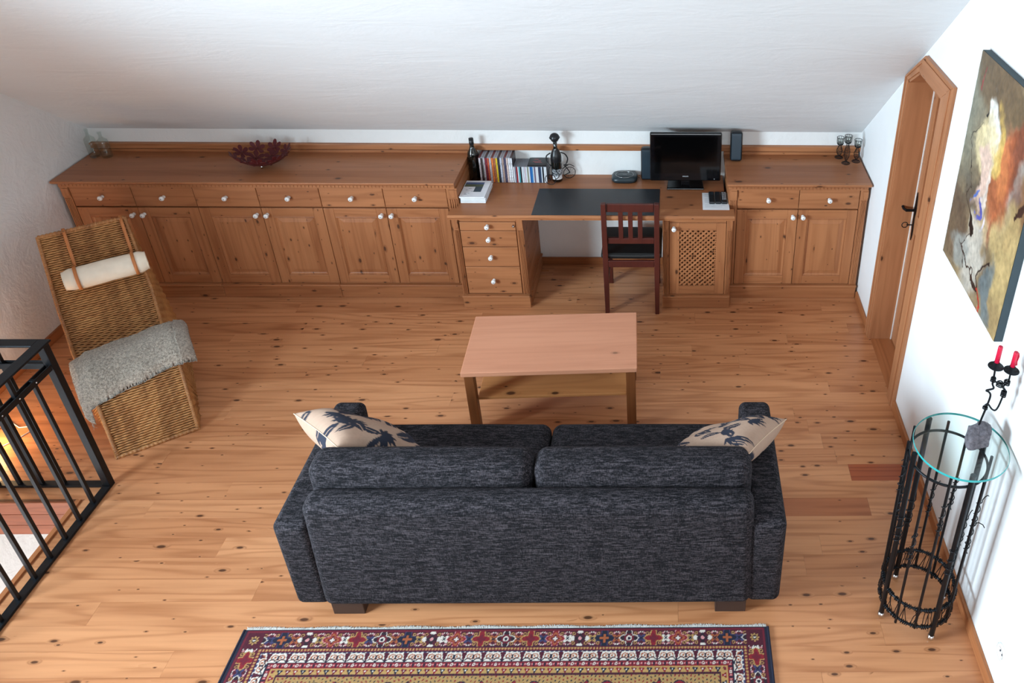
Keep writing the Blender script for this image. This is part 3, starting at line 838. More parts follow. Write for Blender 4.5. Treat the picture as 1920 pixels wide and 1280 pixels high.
# inner shell
rowsL = np.linspace(0, TOT, 70); V = []; 
for l in rowsL:
    q = section(l); c = q.mean(0)
    for p in q: V.append((p[0]*.972, p[1], max(0.0, p[2]-.008)))
F = []
for i in range(len(rowsL)-1):
    for k in range(3): F.append((i*4+k, i*4+k+1, i*4+k+5, i*4+k+4))
e = (len(rowsL)-1)*4; F.append((e, e+1, e+2, e+3))
sh = MB(); sh.add(V, F); sh.build('shell', M_wickerdark, t)
def weave(sections, pitch, amp, rad, spacing, name, mat, step=.0105):
    VV = []; FF = []; off = 0
    for ri, q in enumerate(sections):
        d = np.linalg.norm(np.diff(q, axis=0), axis=1); cum = np.r_[0, np.cumsum(d)]
        n = max(8, int(cum[-1]/step)); L = np.linspace(0, cum[-1], n)
        P = np.stack([np.interp(L, cum, q[:, k]) for k in range(3)], 1)
        T = np.gradient(P, axis=0); T /= np.linalg.norm(T, axis=1)[:, None]+1e-9
        # outward normal: away from centre of body
        if ri+1 < len(sections): nxt = sections[ri+1]; sg = 1
        else: nxt = sections[ri-1]; sg = -1
        d2 = np.linalg.norm(np.diff(nxt, axis=0), axis=1); c2 = np.r_[0, np.cumsum(d2)]
        Q = np.stack([np.interp(L/cum[-1]*c2[-1], c2, nxt[:, k]) for k in range(3)], 1)
        A = (Q-P)*sg; A /= np.linalg.norm(A, axis=1)[:, None]+1e-9
        N = np.cross(T, A); N /= np.linalg.norm(N, axis=1)[:, None]+1e-9
        wv = amp*(1 if ri % 2 else -1)*np.cos(PI*L/spacing)
        P = P+N*wv[:, None]
        k4 = [(A, pitch*.46), (N, rad), (A, -pitch*.46), (N, -rad)]
        ring = np.stack([P+v*r_ for v, r_ in k4], 1)
        VV.append(ring.reshape(-1, 3))
        i = np.arange(n-1)[:, None]; k = np.arange(4)[None, :]
        a = off+i*4+k; b_ = off+i*4+(k+1) % 4
        FF.append(np.stack([a, b_, b_+4, a+4], -1).reshape(-1, 4)); off += n*4
    o = addobj(name, npmesh(name, np.concatenate(VV), np.concatenate(FF), mat, True), t); o['kind'] = 'stuff'; return o
pit = .0132
weave([section(l) for l in np.arange(.004, TOT, pit)], pit, .0042, .0036, .0245, 'weave', M_wicker, .0122)
# back of the head end
bs = []
for k in np.linspace(0.01, .99, 80):
    q = section(TOT); L_ = q[1]*(1-k)+q[0]*k; R_ = q[2]*(1-k)+q[3]*k; bs.append(np.array([L_, R_]))
weave(bs, .0132, .0042, .0036, .0245, 'back_weave', M_wicker)
# wrapped edges
def wrapedge(P, r, name, turns=.011):
    P = np.array(P); d = np.r_[0, np.cumsum(np.linalg.norm(np.diff(P, axis=0), axis=1))]
    n = int(d[-1]/.0035); L = np.linspace(0, d[-1], n)
    Q = np.stack([np.interp(L, d, P[:, k]) for k in range(3)], 1)
    rr = [float(r*(1+.16*math.sin(2*PI*l/turns))) for l in L]
    mb = MB(); mb.tube([tuple(q) for q in Q], rr, 7); return mb.build(name, M_wedge, t)
wrapedge([section(l)[1]+np.array([0, 0, .003]) for l in np.linspace(0.02, TOT, 60)], .0105, 'edge_braid')
wrapedge([section(l)[2]+np.array([0, 0, .003]) for l in np.linspace(0.02, TOT, 60)], .0105, 'edge_braid')
wrapedge([section(TOT)[1], section(TOT)[2]], .0125, 'edge_braid', .02)
wrapedge([(-.196, .004, .010), (.196, .004, .010)], .0105, 'edge_braid', .02)
# head roll held by two leather straps (the roll is tied on, so it moves with the chaise)
lr = TOT-.30
s_, z = PR(lr); s2, z2 = PR(lr+.02); tdir = Vector((0, s2-s_, z2-z)).normalized(); nrm = Vector((0, -tdir.z, tdir.y))
cp = Vector((0, s_, z))+nrm*.062
mb = MB(); ring = []
xs = np.linspace(-.205, .205, 34); vs = []; fs = []; nk = 22
for i, x in enumerate(xs):
    e_ = 1-abs(x)/.205; k = min(1, (e_*6)**.45) if e_ > 0 else 0
    k = .80+.2*min(1, (abs(abs(x)-.205)/.035)); pinch = 1-.05*math.exp(-((abs(x)-.145)/.014)**2)
    for j in range(nk):
        q = 2*PI*j/nk; a = .066*k*pinch*math.cos(q)*(1+.02*math.sin(5*q+x*30)); b_ = .054*k*pinch*math.sin(q)
        p = cp+tdir*a+nrm*b_; vs.append((x, p.y, p.z))
for i in range(len(xs)-1):
    for j in range(nk): fs.append((i*nk+j, i*nk+(j+1) % nk, (i+1)*nk+(j+1) % nk, (i+1)*nk+j))
mb.add(vs, fs, True); mb.add(vs[:nk], [tuple(range(nk))]); mb.add(vs[-nk:], [tuple(reversed(range(nk)))])
roll_o = mb.build('head_roll', M_canvas, t)
se = MB()
for sx in (-1, 1):
    se.tube([tuple(Vector((sx*.206, 0, 0))+Vector((0, (cp+tdir*.054*math.cos(q)+nrm*.044*math.sin(q)).y, (cp+tdir*.054*math.cos(q)+nrm*.044*math.sin(q)).z))) for q in np.linspace(0, 2*PI, 20)[:-1]], .0022, 5, True)
se.build('piping', M_canvas, roll_o)
for x in (-.14, .145):
    path = []
    for l in np.linspace(TOT+.0, lr+.082, 8):
        a = PR(min(l, TOT)); p = Vector((x, a[0], a[1]))+nrm*.010; path.append(p)
    for q in np.linspace(.25, PI-.02, 12):
        path.append(Vector((x, 0, 0))+Vector((0, (cp+tdir*.0695*math.cos(q)+nrm*.0575*math.sin(q)).y, (cp+tdir*.0695*math.cos(q)+nrm*.0575*math.sin(q)).z)))
    path = [Vector((x, 1.128, .78)), Vector((x, 1.13, .86)), Vector((x, 1.118, .884))]+path[1:]
    mb = MB(); vs = []; fs = []
    for i, p in enumerate(path):
        tt = (path[min(i+1, len(path)-1)]-path[max(i-1, 0)]).normalized(); nn = Vector((1, 0, 0)).cross(tt).normalized()
        for dxx, dn in ((-.0085, 0), (.0085, 0), (.0085, .002), (-.0085, .002)): vs.append(tuple(p+Vector((dxx, 0, 0))-nn*dn))
    for i in range(len(path)-1):
        for k in range(4): fs.append((i*4+k, i*4+(k+1) % 4, i*4+4+(k+1) % 4, i*4+4+k))
    mb.add(vs, fs, True); mb.build('strap', M_leather, t)

# throw blanket folded across the knees of the chaise
ca, sa = .825, .565
def toW(x, y, z): 
    n_ = math.hypot(ca, sa); return (-2.66+(x*ca-y*sa)/n_, -1.865+(x*sa+y*ca)/n_, z)
nu, nv = 110, 60
l0, l1 = .30, .67     # along the chaise
def blanket_pt(u, v, layer):
    # u: across, 0..1 (left drop .. right overhang); v along the chaise
    skew = .00
    across = -.300+u*.605            # signed width coordinate incl. the hanging parts
    ll = l0+.035+v*(l1-l0)+.12*(u-.5)
    ll = float(np.clip(ll, .05, TOT))
    s_, z = PR(ll); h = HW(ll)+.016
    lift = .027+.010*math.sin(7*u+2*v)*math.sin(3*v)+.012*math.sin(PI*v)*layer
    if across < -h:
        dep = -across-h; x = -h-.018-.06*dep*(1+.5*math.sin(9*v)); zz = z-dep*1.0+lift*.5
    elif across > h:
        dep = across-h; x = h+dep*.85; zz = z+lift-dep*.55-.25*dep*dep
    else:
        x = across; zz = z+lift
        k = max(0, (abs(across)-(h-.03))/.03); zz -= .012*k*k
    return x, s_, zz
def blanket():
    us = np.linspace(0, 1, nu); vs_ = np.linspace(0, 1, nv); V = []
    rnd2 = np.random.default_rng(5)
    for sgn in (1, 0):
        for u in us:
            for v in vs_:
                edge = min(1, min(v, 1-v)/.07); eu = min(1, min(u, 1-u)/.04)
                thick = .040*math.sqrt(max(0, 1-(1-edge)**2))*math.sqrt(max(0, 1-(1-eu)**2))
                uu = u; 
                if u < .2: uu = u-.012*math.sin(26*v)*(1-u/.2)+0
                x, y, z = blanket_pt(uu, v, 1)
                j = rnd2.uniform(-1, 1, 3)*.0022
                z_ = z+(thick if sgn else -.004)
                if x < -.2 and sgn: x -= thick*.8; z_ -= thick*.6
                V.append(toW(x+j[0], y+j[1]+.006*math.sin(20*u), z_+j[2]))
    F = gridF(nu, nv); F = np.concatenate([F, F[:, ::-1]+nu*nv])
    # stitch rim
    rim = []
    a = [(i*nv) for i in range(nu)]; b_ = [(i*nv+nv-1) for i in range(nu)]
    c = [j for j in range(nv)]; d = [(nu-1)*nv+j for j in range(nv)]
    for L_, fl_ in ((a, 0), (b_, 1), (c, 1), (d, 0)):
        for p, q in zip(L_[:-1], L_[1:]):
            rim.append((p, q, q+nu*nv, p+nu*nv) if not fl_ else (q, p, p+nu*nv, q+nu*nv))
    F = np.concatenate([F, np.array(rim)])
    V = np.array(V); o0 = np.array([-2.9, -1.55, .3])
    o = addobj('throw_blanket', npmesh('throw_blanket', V-o0, F, M_wool, True), None, tuple(o0))
    tag(o, 'grey boucle wool throw folded across the rattan chaise longue', 'blanket')
    # fold line of the lower layer and fringe at the hanging end
    fr = MB(); r = random.Random(4)
    for k in range(70):
        v = k/69; x, y, z = blanket_pt(-.012*math.sin(26*v), v, 1); p = Vector(toW(x-.012, y, z))-Vector(o0)
        fr.tube([p, p+Vector((r.uniform(-.006, .006), r.uniform(-.006, .006), -.014)), p+Vector((r.uniform(-.012, .012), r.uniform(-.012, .012), -.030))], [.0016, .0012, .0006], 4, caps=False)
    f = fr.build('fringe', M_wool, o); f['kind'] = 'stuff'
    fz = MB(); r = random.Random(9); idx = [r.randrange(nu*nv) for _ in range(5000)]
    for i in idx:
        p = Vector(V[i]-o0); d = Vector((r.uniform(-1, 1), r.uniform(-1, 1), r.uniform(.2, 1))).normalized()
        q = p+d*r.uniform(.003, .008); s3 = d.orthogonal().normalized()*.0006
        fz.add([p-s3, p+s3, q], [(0, 1, 2)])
    f = fz.build('wool_fuzz', M_wool, o); f['kind'] = 'stuff'
blanket()

# ================================================================== STAIR RAILING
RX, RY = -2.758, -2.160
t = thing('stair_railing', 'black steel stair railing around the floor opening, at the left edge', 'railing', (RX, RY, 0))
Y_END, X_END = -2.9, -1.08
MB().box(-.018, .018, -.018, .018, 0, .925).build('corner_post', M_black, t, .002)
MB().box(-.021, .021, -2.0, -.021, .004, .018).build('base_rail', M_black, t, .002)
MB().box(X_END, -.021, -.019, .019, .004, .018).build('base_rail', M_black, t, .002)
MB().box(-.027, .027, -2.0, .027, .925, .936).build('handrail', M_black, t, .002)
MB().box(X_END, -.027, -.027, .027, .925, .936).build('handrail', M_black, t, .002)
for dy in (-.0155, .0095):
    MB().box(dy, dy+.006, -2.0, -.021, .79, .82).build('middle_rail', M_black, t, .001)
    MB().box(X_END, -.021, dy, dy+.006, .79, .82).build('middle_rail', M_black, t, .001)
bolt = MB(); bolt.lathe([(.004, 0), (.004, .003), (.0001, .004)], n=8, axis='x')
bme = bolt.mesh('bolt', M_steel)
for i in range(17):
    y = -.128-.109*i
    ztop = .925 if i % 2 == 0 else .82
    b_ = MB().box(-.0085, .0085, y-.0085, y+.0085, .018, .925 if i % 2 else .82).build('baluster', M_black, t, .001)
    o = addobj('bolt', bme, b_, (.0155, y, .805))
for i in range(9):
    x = -.225-.114*i
    MB().box(x-.0085, x+.0085, -.0085, .0085, .018, .925 if i % 2 == 0 else .82).build('baluster', M_black, t, .001)

# small lamp on the floor just outside the picture, whose warm glow shows on the boards
t = thing('floor_lamp', 'small globe lamp with a pale cord on the floor behind the railing', 'lamp', (-3.58, -1.93, 0))
MB().lathe([(.0001, 0), (.06, 0), (.06, .012), (.02, .02), (.015, .05), (.0001, .05)], n=20).build('base', M_steel, t)
em = NT('lit_lamp_globe'); em.out((1, .8, .55), .5, 0, **{'Emission Color': (1, .62, .30, 1), 'Emission Strength': 45.})
MB().lathe([(.0001, .045)]+[(.07*math.sin(q), .115-.07*math.cos(q)) for q in np.linspace(.2, PI-.02, 14)], n=20).build('globe', em.m, t)
MB().tube([(.06, .02, .005), (.12, .10, .004), (.155, .17, .004), (.13, .2, .004), (.07, .19, .004), (-.05, .26, .004), (-.2, .3, .004)], .003, 6).build('cord', M_paper, t)

# ================================================================== RUG
gs = .0033
RW, RH = 2.29, 1.56
nx, ny = int(RW/gs), int(RH/gs)
xx = (np.arange(nx)+.5)/nx*RW; yy = (np.arange(ny)+.5)/ny*RH
Xg, Yg = np.meshgrid(xx, yy, indexing='ij')
K = {n_: np.array(sr(*c)) for n_, c in dict(navy=(22, 24, 44), crim=(104, 20, 38), wine=(74, 14, 34), gold=(176, 136, 80), white=(214, 202, 190), brown=(158, 84, 50), pink=(206, 140, 140), blue=(58, 56, 92), field=(164, 128, 78), red=(128, 22, 34), dark=(40, 22, 34), orange=(160, 84, 46)).items()}
img = np.zeros((nx, ny, 3)); img[:] = K['field']
XC, YC = RW/2, RH/2
ex = np.minimum(Xg, RW-Xg); ey = np.minimum(Yg, RH-Yg); E_ = np.minimum(ex-.014, ey)   # distance in from the edge
horiz = (ey < ex-.014)
al = np.where(horiz, Xg-XC, Yg-YC)      # coordinate along the border
half = np.where(horiz, XC, YC)
def setm(m, c): img[m] = K[c]
def band(a, b_, c): setm((E_ >= a) & (E_ < b_), c)
# field ornament: repeated medallions
def star(dx_, dy_, a, k, amp, rot=0): 
    r = np.hypot(dx_, dy_); q = np.arctan2(dy_, dx_)+rot; return r/(a*(1+amp*np.cos(k*q)))
fx = (np.abs(Xg-XC)+.0) % .30-.15; fy = (ey-.214-.105+.12) % .24-.12
m = star(fx, fy*1.1, .074, 4, .22); setm(m < 1, 'navy'); setm(m < .93, 'red'); setm(m < .62, 'dark'); setm(m < .5, 'pink'); setm(m < .42, 'crim')
m = star(fx, fy, .028, 8, .25); setm(m < 1, 'white'); setm(m < .5, 'navy')
for (oxx, oyy, c) in ((.15, 0, 'blue'), (0, .12, 'crim'), (.15, .12, 'white'), (.09, .08, 'red'), (.09, -.08, 'navy')):
    gx = (np.abs(Xg-XC)+oxx) % .30-.15; gy = (np.abs(Yg-YC)+oyy) % .24-.12
    m = star(gx, gy, .02, 4, .35, .4); setm(m < 1, 'dark'); setm(m < .75, c)
fs_ = np.sin(Xg*190)*np.sin(Yg*200+2*np.sin(Xg*90)); bgm = star(fx, fy*1.1, .074, 4, .22) > 1.05; setm(bgm & (fs_ > .72), 'red'); setm(bgm & (fs_ < -.78), 'navy')
# borders
band(-1, .205, 'wine')
band(0.178, .206, 'gold')
p = (al % .032)-.016; q = E_-.192
mm = (E_ > .178) & (E_ < .206); ii = np.floor(al/.032).astype(int) % 3
for i, c in enumerate(('red', 'navy', 'crim')): setm(mm & (ii == i) & (star(p, q, .0095, 3, .35, .5) < 1), c)
setm(mm & (np.hypot(p, q) < .003), 'white')
band(.206, .214, 'wine'); setm((E_ > .206) & (E_ < .214) & ((al % .012) < .004), 'dark')
band(.156, .177, 'red'); mm = (E_ > .158) & (E_ < .175); p = (al % .046)-.023; setm(mm & (np.abs(p) < .011), 'crim'); setm(mm & (np.abs(p) > .020), 'navy')
setm(mm & (np.hypot(p, E_-.166) < .0065), 'white'); setm(mm & (np.hypot(p, E_-.166) < .003), 'red')
setm(mm & (np.hypot(np.abs(p)-.014, E_-.166) < .0035), 'pink')
band(.107, .155, 'white'); mm = (E_ > .109) & (E_ < .154)
P_ = .082; p = (al+.041) % P_-P_/2; q = (E_-.131)
m = (np.abs(p) < .013*(1-(q+.022)/.05)) & (q > -.018) & (q < .018); setm(mm & m, 'wine')
setm(mm & (np.abs(np.hypot((np.abs(p)-.027)*1., q*1.1)-.0125) < .0026) & (q < .012), 'brown')
setm(mm & (np.abs(np.abs(q-.012-.006*np.cos(al*2*PI/P_*2))) < .0028), 'navy')
setm(mm & (np.hypot(np.abs(p)-.029, q+.001) < .0045), 'orange')
setm(mm & (np.abs(np.abs(p)-.0405) < .003) & (np.abs(q) < .010), 'navy')
setm(mm & (np.abs(q+.0195) < .0018) & ((al % .02) < .013), 'blue')
band(.1045, .108, 'navy'); band(.152, .1565, 'navy')
band(.089, .1045, 'crim'); p = (al % .0135)-.00675; setm((E_ > .090) & (E_ < .1035) & (np.hypot(p, E_-.0965) < .0048), 'gold')
band(.087, .0895, 'navy')
# main crimson border motifs
mm = (E_ > .018) & (E_ < .086); q = E_-.052
dq = np.abs(al); pit_ = .1065
k = np.floor(dq/pit_+.5).astype(int); p = np.sign(al)*0+(dq-k*pit_); typ = k % 5
def mset(cond, c): setm(mm & cond, c)
rd = np.hypot(p, q)
n1 = fbm(Xg*70, Yg*70, 9, 2); mset(n1 > .60, 'crim')
s0 = star(p, q, .034, 4, .30); s45 = star(p, q, .030, 4, .30, PI/4)
t0 = typ == 0; mset(t0 & (s0 < 1), 'white'); mset(t0 & (s0 < .86), 'dark'); mset(t0 & (s0 < .72) & (s45 < .9), 'crim'); mset(t0 & (rd < .012), 'white'); mset(t0 & (rd < .007), 'navy')
t1 = typ == 1; s1 = star(p, q, .036, 4, .36); mset(t1 & (s1 < 1), 'gold'); mset(t1 & (s1 < .78), 'red'); mset(t1 & (star(p, q, .016, 4, .3) < 1), 'crim')
t2 = typ == 2; mset(t2 & (s0 < 1), 'pink'); mset(t2 & (s0 < .88), 'red'); mset(t2 & (s0 < .66), 'brown'); mset(t2 & (s0 < .46), 'crim'); mset(t2 & (s0 < .25), 'white')
t3 = typ == 3; s3 = star(p, q, .034, 4, .32); mset(t3 & (s3 < 1), 'crim'); mset(t3 & (s3 < .94), 'white'); mset(t3 & (s45 < .95), 'wine'); mset(t3 & (s0 < .55), 'dark'); mset(t3 & (rd < .008), 'pink')
t4 = typ == 4; mset(t4 & (star(p, q, .036, 4, .34) < 1), 'blue'); mset(t4 & (star(p, q, .036, 4, .34) < .86), 'navy'); mset(t4 & (rd < .020) & ((np.abs(p) < .005) | (np.abs(q) < .005)), 'orange')
# fillers half way
p2 = np.abs(dq-(np.floor(dq/pit_)+.5)*pit_); ty2 = np.floor(dq/pit_).astype(int) % 4
for i, c in enumerate(('orange', 'blue', 'white', 'gold')):
    fl4 = star(p2, q, .0155, 4, .45, PI/4); mset((ty2 == i) & (fl4 < 1), c); mset((ty2 == i) & (fl4 < .45), 'navy')
for dyy in (-.024, .024):
    mset(np.hypot(p2-.012, q-dyy) < .0042, 'pink'); mset(np.abs(np.hypot(p2-.026, q-dyy*.9)-.006) < .0016, 'gold')
mset(np.hypot(p2-.005, np.abs(q)-.028) < .003, 'white')
# corners
cxn = ex-.014-.052; cyn = ey-.052; cm = (np.abs(cxn) < .036) & (np.abs(cyn) < .036); img[cm] = K['wine']
s0 = star(cxn, cyn, .017, 8, .22); img[cm & (s0 < 1)] = K['gold']; img[cm & (s0 < .6)] = K['dark']; img[cm & (s0 < .3)] = K['white']
band(.008, .016, 'crim'); band(-1, .006, 'navy')
setm(ex < .020, 'navy')
nz = fbm(Xg*240, Yg*240, 2, 2)[..., None]; img = img*(.78+.44*nz)
Zr = .009+.0012*fbm(Xg*150, Yg*150, 5, 2)-.006*np.exp(-(np.minimum(ex, ey)/.004)**2)
V = np.stack([Xg-XC, -Yg, Zr], -1).reshape(-1, 3)
rug = thing('rug', 'patterned crimson and navy wool rug on the floor behind the sofa', 'rug', (-.546, -2.982, 0))
me = npmesh('pile', V, gridF(nx, ny)[:, ::-1], vcol('rug_wool', .95, .4, 700), False, img.reshape(-1, 3))
addobj('pile', me, rug)
MB().box(-XC+.002, XC-.002, -RH+.002, -.002, .001, .008).build('backing', plain('rug_backing', K['navy'].tolist() and tuple(K['navy']), .9), rug)
for a in (-1, 1):
    MB().tube([(a*(XC-.004), -.002, .0065), (a*(XC-.004), -RH+.002, .0065)], .0058, 8).build('binding', plain('rug_binding_%d' % a, tuple(K['navy']), .9), rug)
fr = MB(); r = random.Random(2)
for k in range(900):
    x = -XC+.01+k/900*(RW-.02); y1 = .010+.006*r.random()+.003*math.sin(k*.05)
    fr.tube([(x, -.004, .006), (x+r.uniform(-.003, .003), y1*.5, .006), (x+r.uniform(-.005, .005), y1, .003)], [.0016, .0018, .0009], 4, caps=False)
f = fr.build('fringe', plain('rug_fringe_cotton', (.78, .75, .70), .95), rug); f['kind'] = 'stuff'

# ================================================================== GLASS-TOPPED STAND
SX, SY = 1.262, -2.888
GX = .034
t = thing('glass_side_table', 'tall round stand of black iron rods with a glass top, by the right wall', 'table', (SX, SY, 0))
RR = .158
a0 = math.radians(15)
for k in range(12):
    q = a0+k*PI/6; x, y = RR*math.cos(q), RR*math.sin(q)
    if k % 3 == 0:
        lg = MB(); lg.tube([(x, y, .027), (x, y, 1.000)], .0115, 10); lo = lg.build('leg', M_black, t)
        MB().lathe([(.0001, 0)]+[(.0165*math.sin(z_), .0165-.0165*math.cos(z_)) for z_ in np.linspace(.15, PI-.01, 10)], (x, y, 0), 12).build('ball_foot', M_steel, lo)
    else:
        MB().tube([(x*.99, y*.99, .035+.02*((k*7) % 3)), (x*1.0, y*1.0, .97+.012*((k*5) % 3))], .0062, 8).build('rod', M_black, t)
def circ(r, z, n=48): return [(r*math.cos(2*PI*i/n), r*math.sin(2*PI*i/n), z) for i in range(n)]
MB().tube(circ(RR-.007, .935), .0055, 8, True).build('ring', M_black, t)
for z in (.085, .195):
    rg = MB(); rg.tube(circ(RR-.004, z), .006, 8, True); ro = rg.build('ring', M_black, t)
    w = MB(); n = 110
    for i in range(n):      # wire turns around the ring
        if (i*7) % 5 == 0: continue
        q = 2*PI*i/n+random.uniform(-.01, .01); c = Vector(((RR-.004)*math.cos(q), (RR-.004)*math.sin(q), z)); rr = Vector((math.cos(q), math.sin(q), 0))
        w.tube([tuple(c+rr*.0095*math.cos(b_)+Vector((0, 0, .0095*math.sin(b_)))) for b_ in np.linspace(0, 2*PI, 9)[:-1]], .0022, 5, True)
    w.build('wire_wrap', M_black, ro)['kind'] = 'stuff'
w = MB(); r = random.Random(5)
for i in range(72):         # wire strung between the two lower rings
    q = 2*PI*i/72+r.uniform(-.03, .03); q2 = q+r.uniform(-.16, .16); pts = []
    for s_ in np.linspace(0, 1, 5):
        a = q+(q2-q)*s_; rad = RR-.002+.006*math.sin(s_*PI)*r.uniform(-1, 1); pts.append((rad*math.cos(a), rad*math.sin(a), .088+.104*s_))
    w.tube(pts, .0019, 5, caps=False)
w.build('wire_basket', M_black, t)['kind'] = 'stuff'
for k in range(12):         # tendrils of wire twisted round the rods
    q = a0+k*PI/6; x, y = RR*math.cos(q), RR*math.sin(q); rad = .0155 if k % 3 == 0 else .010
    zc = r.uniform(.42, .78); n = 40; pts = []
    for i in range(n):
        s_ = i/(n-1); b_ = 2*PI*4*s_; pts.append((x+rad*math.cos(b_), y+rad*math.sin(b_), zc-.09+.18*s_+.01*math.sin(9*s_)))
    ox_, oy_ = math.cos(q+r.uniform(-1, 1)), math.sin(q+r.uniform(-1, 1))
    lx = pts[-1]; pts += [(lx[0]+ox_*.010, lx[1]+oy_*.010, lx[2]+.012), (lx[0]+ox_*.024, lx[1]+oy_*.024, lx[2]+.014), (lx[0]+ox_*.032, lx[1]+oy_*.032, lx[2]+.004)]
    pts = [p_ for p_ in pts if p_[0]+SX < XR-.006]
    MB().tube(pts, .0021, 5).build('wire_tendril', M_black, t)
g = MB(); g.lathe([(.0001, 1.0045), (.1785, 1.0045), (.181, 1.006), (.181, 1.0145), (.1785, 1.016), (.0001, 1.016)], (GX, -.012, 0), 72, smooth=False)
gl = g.build('glass_top', M_glass, t)
ge = MB(); n = 72
pr_ = [(.1808, 1.005), (.1828, 1.0105), (.1808, 1.0157)]
g2 = MB(); vs = []; fs = []
for i in range(n):
    q = 2*PI*i/n
    for rr, z in pr_: vs.append((GX+rr*math.cos(q), -.012+rr*math.sin(q), z))
for i in range(n):
    j = (i+1) % n
    for k in range(2): fs.append((i*3+k, j*3+k, j*3+k+1, i*3+k+1))
g2.add(vs, fs, True); g2.build('glass_rim', plain('green_glass_rim', (.03, .36, .36), .08), gl)

# candle holder on its stone
t = thing('candle_holder', 'twisted black wire candle holder with two red candles, on the glass-topped stand', 'candle holder', (1.362, -2.885, 1.016))
def P3(x, z, y=-2.86): return (x-1.362, y+2.885, z-1.016)
sv, sf = rounded_block((0, 0, 0), (.094, .084, .066), .014, 2, 0)
r = random.Random(3); sm = MB()
sv = [(x+.010*math.sin(40*y+30*z)+(.012 if z > .02 and x > 0 else 0)*-1+r.uniform(-.001, .001), y+.009*math.sin(35*x)+.3*z*(y < 0)*.5+r.uniform(-.001, .001), max(0, z+.034+.006*math.sin(50*x+20*y)*(z > 0))) for x, y, z in sv]
sm.add(sv, sf, False); sm.build('stone_base', M_stone, t)
A_ = [P3(1.366, 1.075), P3(1.371, 1.12), P3(1.378, 1.177), P3(1.382, 1.23), P3(1.372, 1.25), P3(1.361, 1.258), P3(1.386, 1.268), P3(1.378, 1.29), P3(1.376, 1.33), P3(1.373, 1.366)]
B_ = [P3(1.378, 1.165), P3(1.369, 1.178), P3(1.38, 1.19), P3(1.40, 1.165), P3(1.415, 1.158), P3(1.424, 1.18), P3(1.430, 1.23), P3(1.432, 1.26), P3(1.42, 1.275), P3(1.435, 1.30), P3(1.436, 1.345)]
def smooth3(P, m=5):
    P = [np.array(p) for p in P]; P = [2*P[0]-P[1]]+P+[2*P[-1]-P[-2]]; o = []
    for i in range(1, len(P)-2):
        for k in range(m):
            s_ = k/m; a, b_, c, d = P[i-1:i+3]; o.append(tuple(.5*(2*b_+(-a+c)*s_+(2*a-5*b_+4*c-d)*s_**2+(-a+3*b_-3*c+d)*s_**3)))
    o.append(tuple(P[-2])); return o
MB().tube(smooth3(A_), .0040, 7).build('arm', M_black, t); MB().tube(smooth3(B_), .0036, 7).build('arm', M_black, t)
MB().tube(smooth3([P3(1.376, 1.31), P3(1.392, 1.30, -2.865), P3(1.408, 1.29, -2.855), P3(1.425, 1.27, -2.86), P3(1.432, 1.25)]), .0036, 7).build('brace', M_black, t)
w = MB()
for (x, z, r_, tn) in ((1.376, 1.315, .008, 3), (1.405, 1.292, .011, 3), (1.431, 1.300, .010, 3), (1.430, 1.245, .009, 4), (1.373, 1.175, .008, 2)):
    for i in range(tn):
        c = Vector(P3(x, z+i*.007-.007*tn/2)); w.tube([tuple(c+Vector((r_*math.cos(b_), r_*math.sin(b_), .002*math.sin(b_*2)))) for b_ in np.linspace(0, 2*PI, 11)[:-1]], .0026, 5, True)
w.build('wire_knots', M_black, t)
for (x, z, ht) in ((1.373, 1.370, .098), (1.436, 1.350, .092)):
    c = P3(x, z)
    pl = MB(); pl.lathe([(.0001, -.003), (.022, .0), (.029, .004), (.0285, .006), (.012, .0035), (.0115, .024), (.0095, .024), (.0095, .010), (.0001, .010)], c, 24); pl.build('drip_pan', M_black, t)
    cd = MB(); cd.lathe([(.0001, .011), (.0092, .011), (.0086, ht-.004), (.0075, ht), (.0001, ht-.002)], c, 16); cd.tube([(c[0], c[1], c[2]+ht-.003), (c[0], c[1], c[2]+ht+.004)], .001, 5)
    if x > 1.4: cd.tube([(c[0]+.010, c[1], c[2]+ht-.004), (c[0]+.013, c[1], c[2]+ht-.02), (c[0]+.011, c[1], c[2]+ht-.045), (c[0]+.013, c[1], c[2]+ht-.06), (c[0]+.010, c[1], c[2]+.028)], [.002, .004, .003, .004, .001], 6)
    cd.build('candle', M_redcandle, t)

# ================================================================== PICTURE on the right wall
t = thing('painting', 'large abstract painting in earth tones hanging on the right wall', 'painting', (XR, -2.287, 1.315))
ph_, pw_ = .975, .70
nU, nV = 230, 320
u = np.linspace(0, 1, nU); v = np.linspace(0, 1, nV); Ug, Vg = np.meshgrid(u, v, indexing='ij')   # u: from far edge (left in view) to near edge, v: bottom to top
wx = Ug+.13*(fbm(Ug*6, Vg*8, 1, 6)-.5)*2; wy = Vg+.10*(fbm(Ug*6+9, Vg*8, 2, 6)-.5)*2
n1 = fbm(Ug*9, Vg*12, 7); n2 = fbm(Ug*40, Vg*50, 8, 4); n3 = fbm(Ug*4, Vg*5, 21)
def C(*c): return np.array(sr(*c))
art = C(150, 128, 96)+(C(92, 78, 64)-C(150, 128, 96))*np.clip((n3-.35)*3, 0, 1)[..., None]
def blend(mask, col, k=1.):
    global art
    mk = np.clip(mask, 0, 1)[..., None]*k; art = art*(1-mk)+np.array(col)*mk
def sstep(a, b_, x): x = np.clip((x-a)/(b_-a), 0, 1); return x*x*(3-2*x)
def blob(cx, cy, rx, ry, ang=0, soft=.25):
    c, s_ = math.cos(ang), math.sin(ang); a = (wx-cx)*c+(wy-cy)*s_; b_ = -(wx-cx)*s_+(wy-cy)*c
    d = np.hypot(a/rx, b_/ry); return 1-sstep(1-soft, 1+soft, d)
blend(sstep(.55, 1., Ug), C(186, 156, 104), .55)
blend(sstep(.45, .0, Ug)*sstep(.3, .6, Vg), C(128, 132, 118), .7)
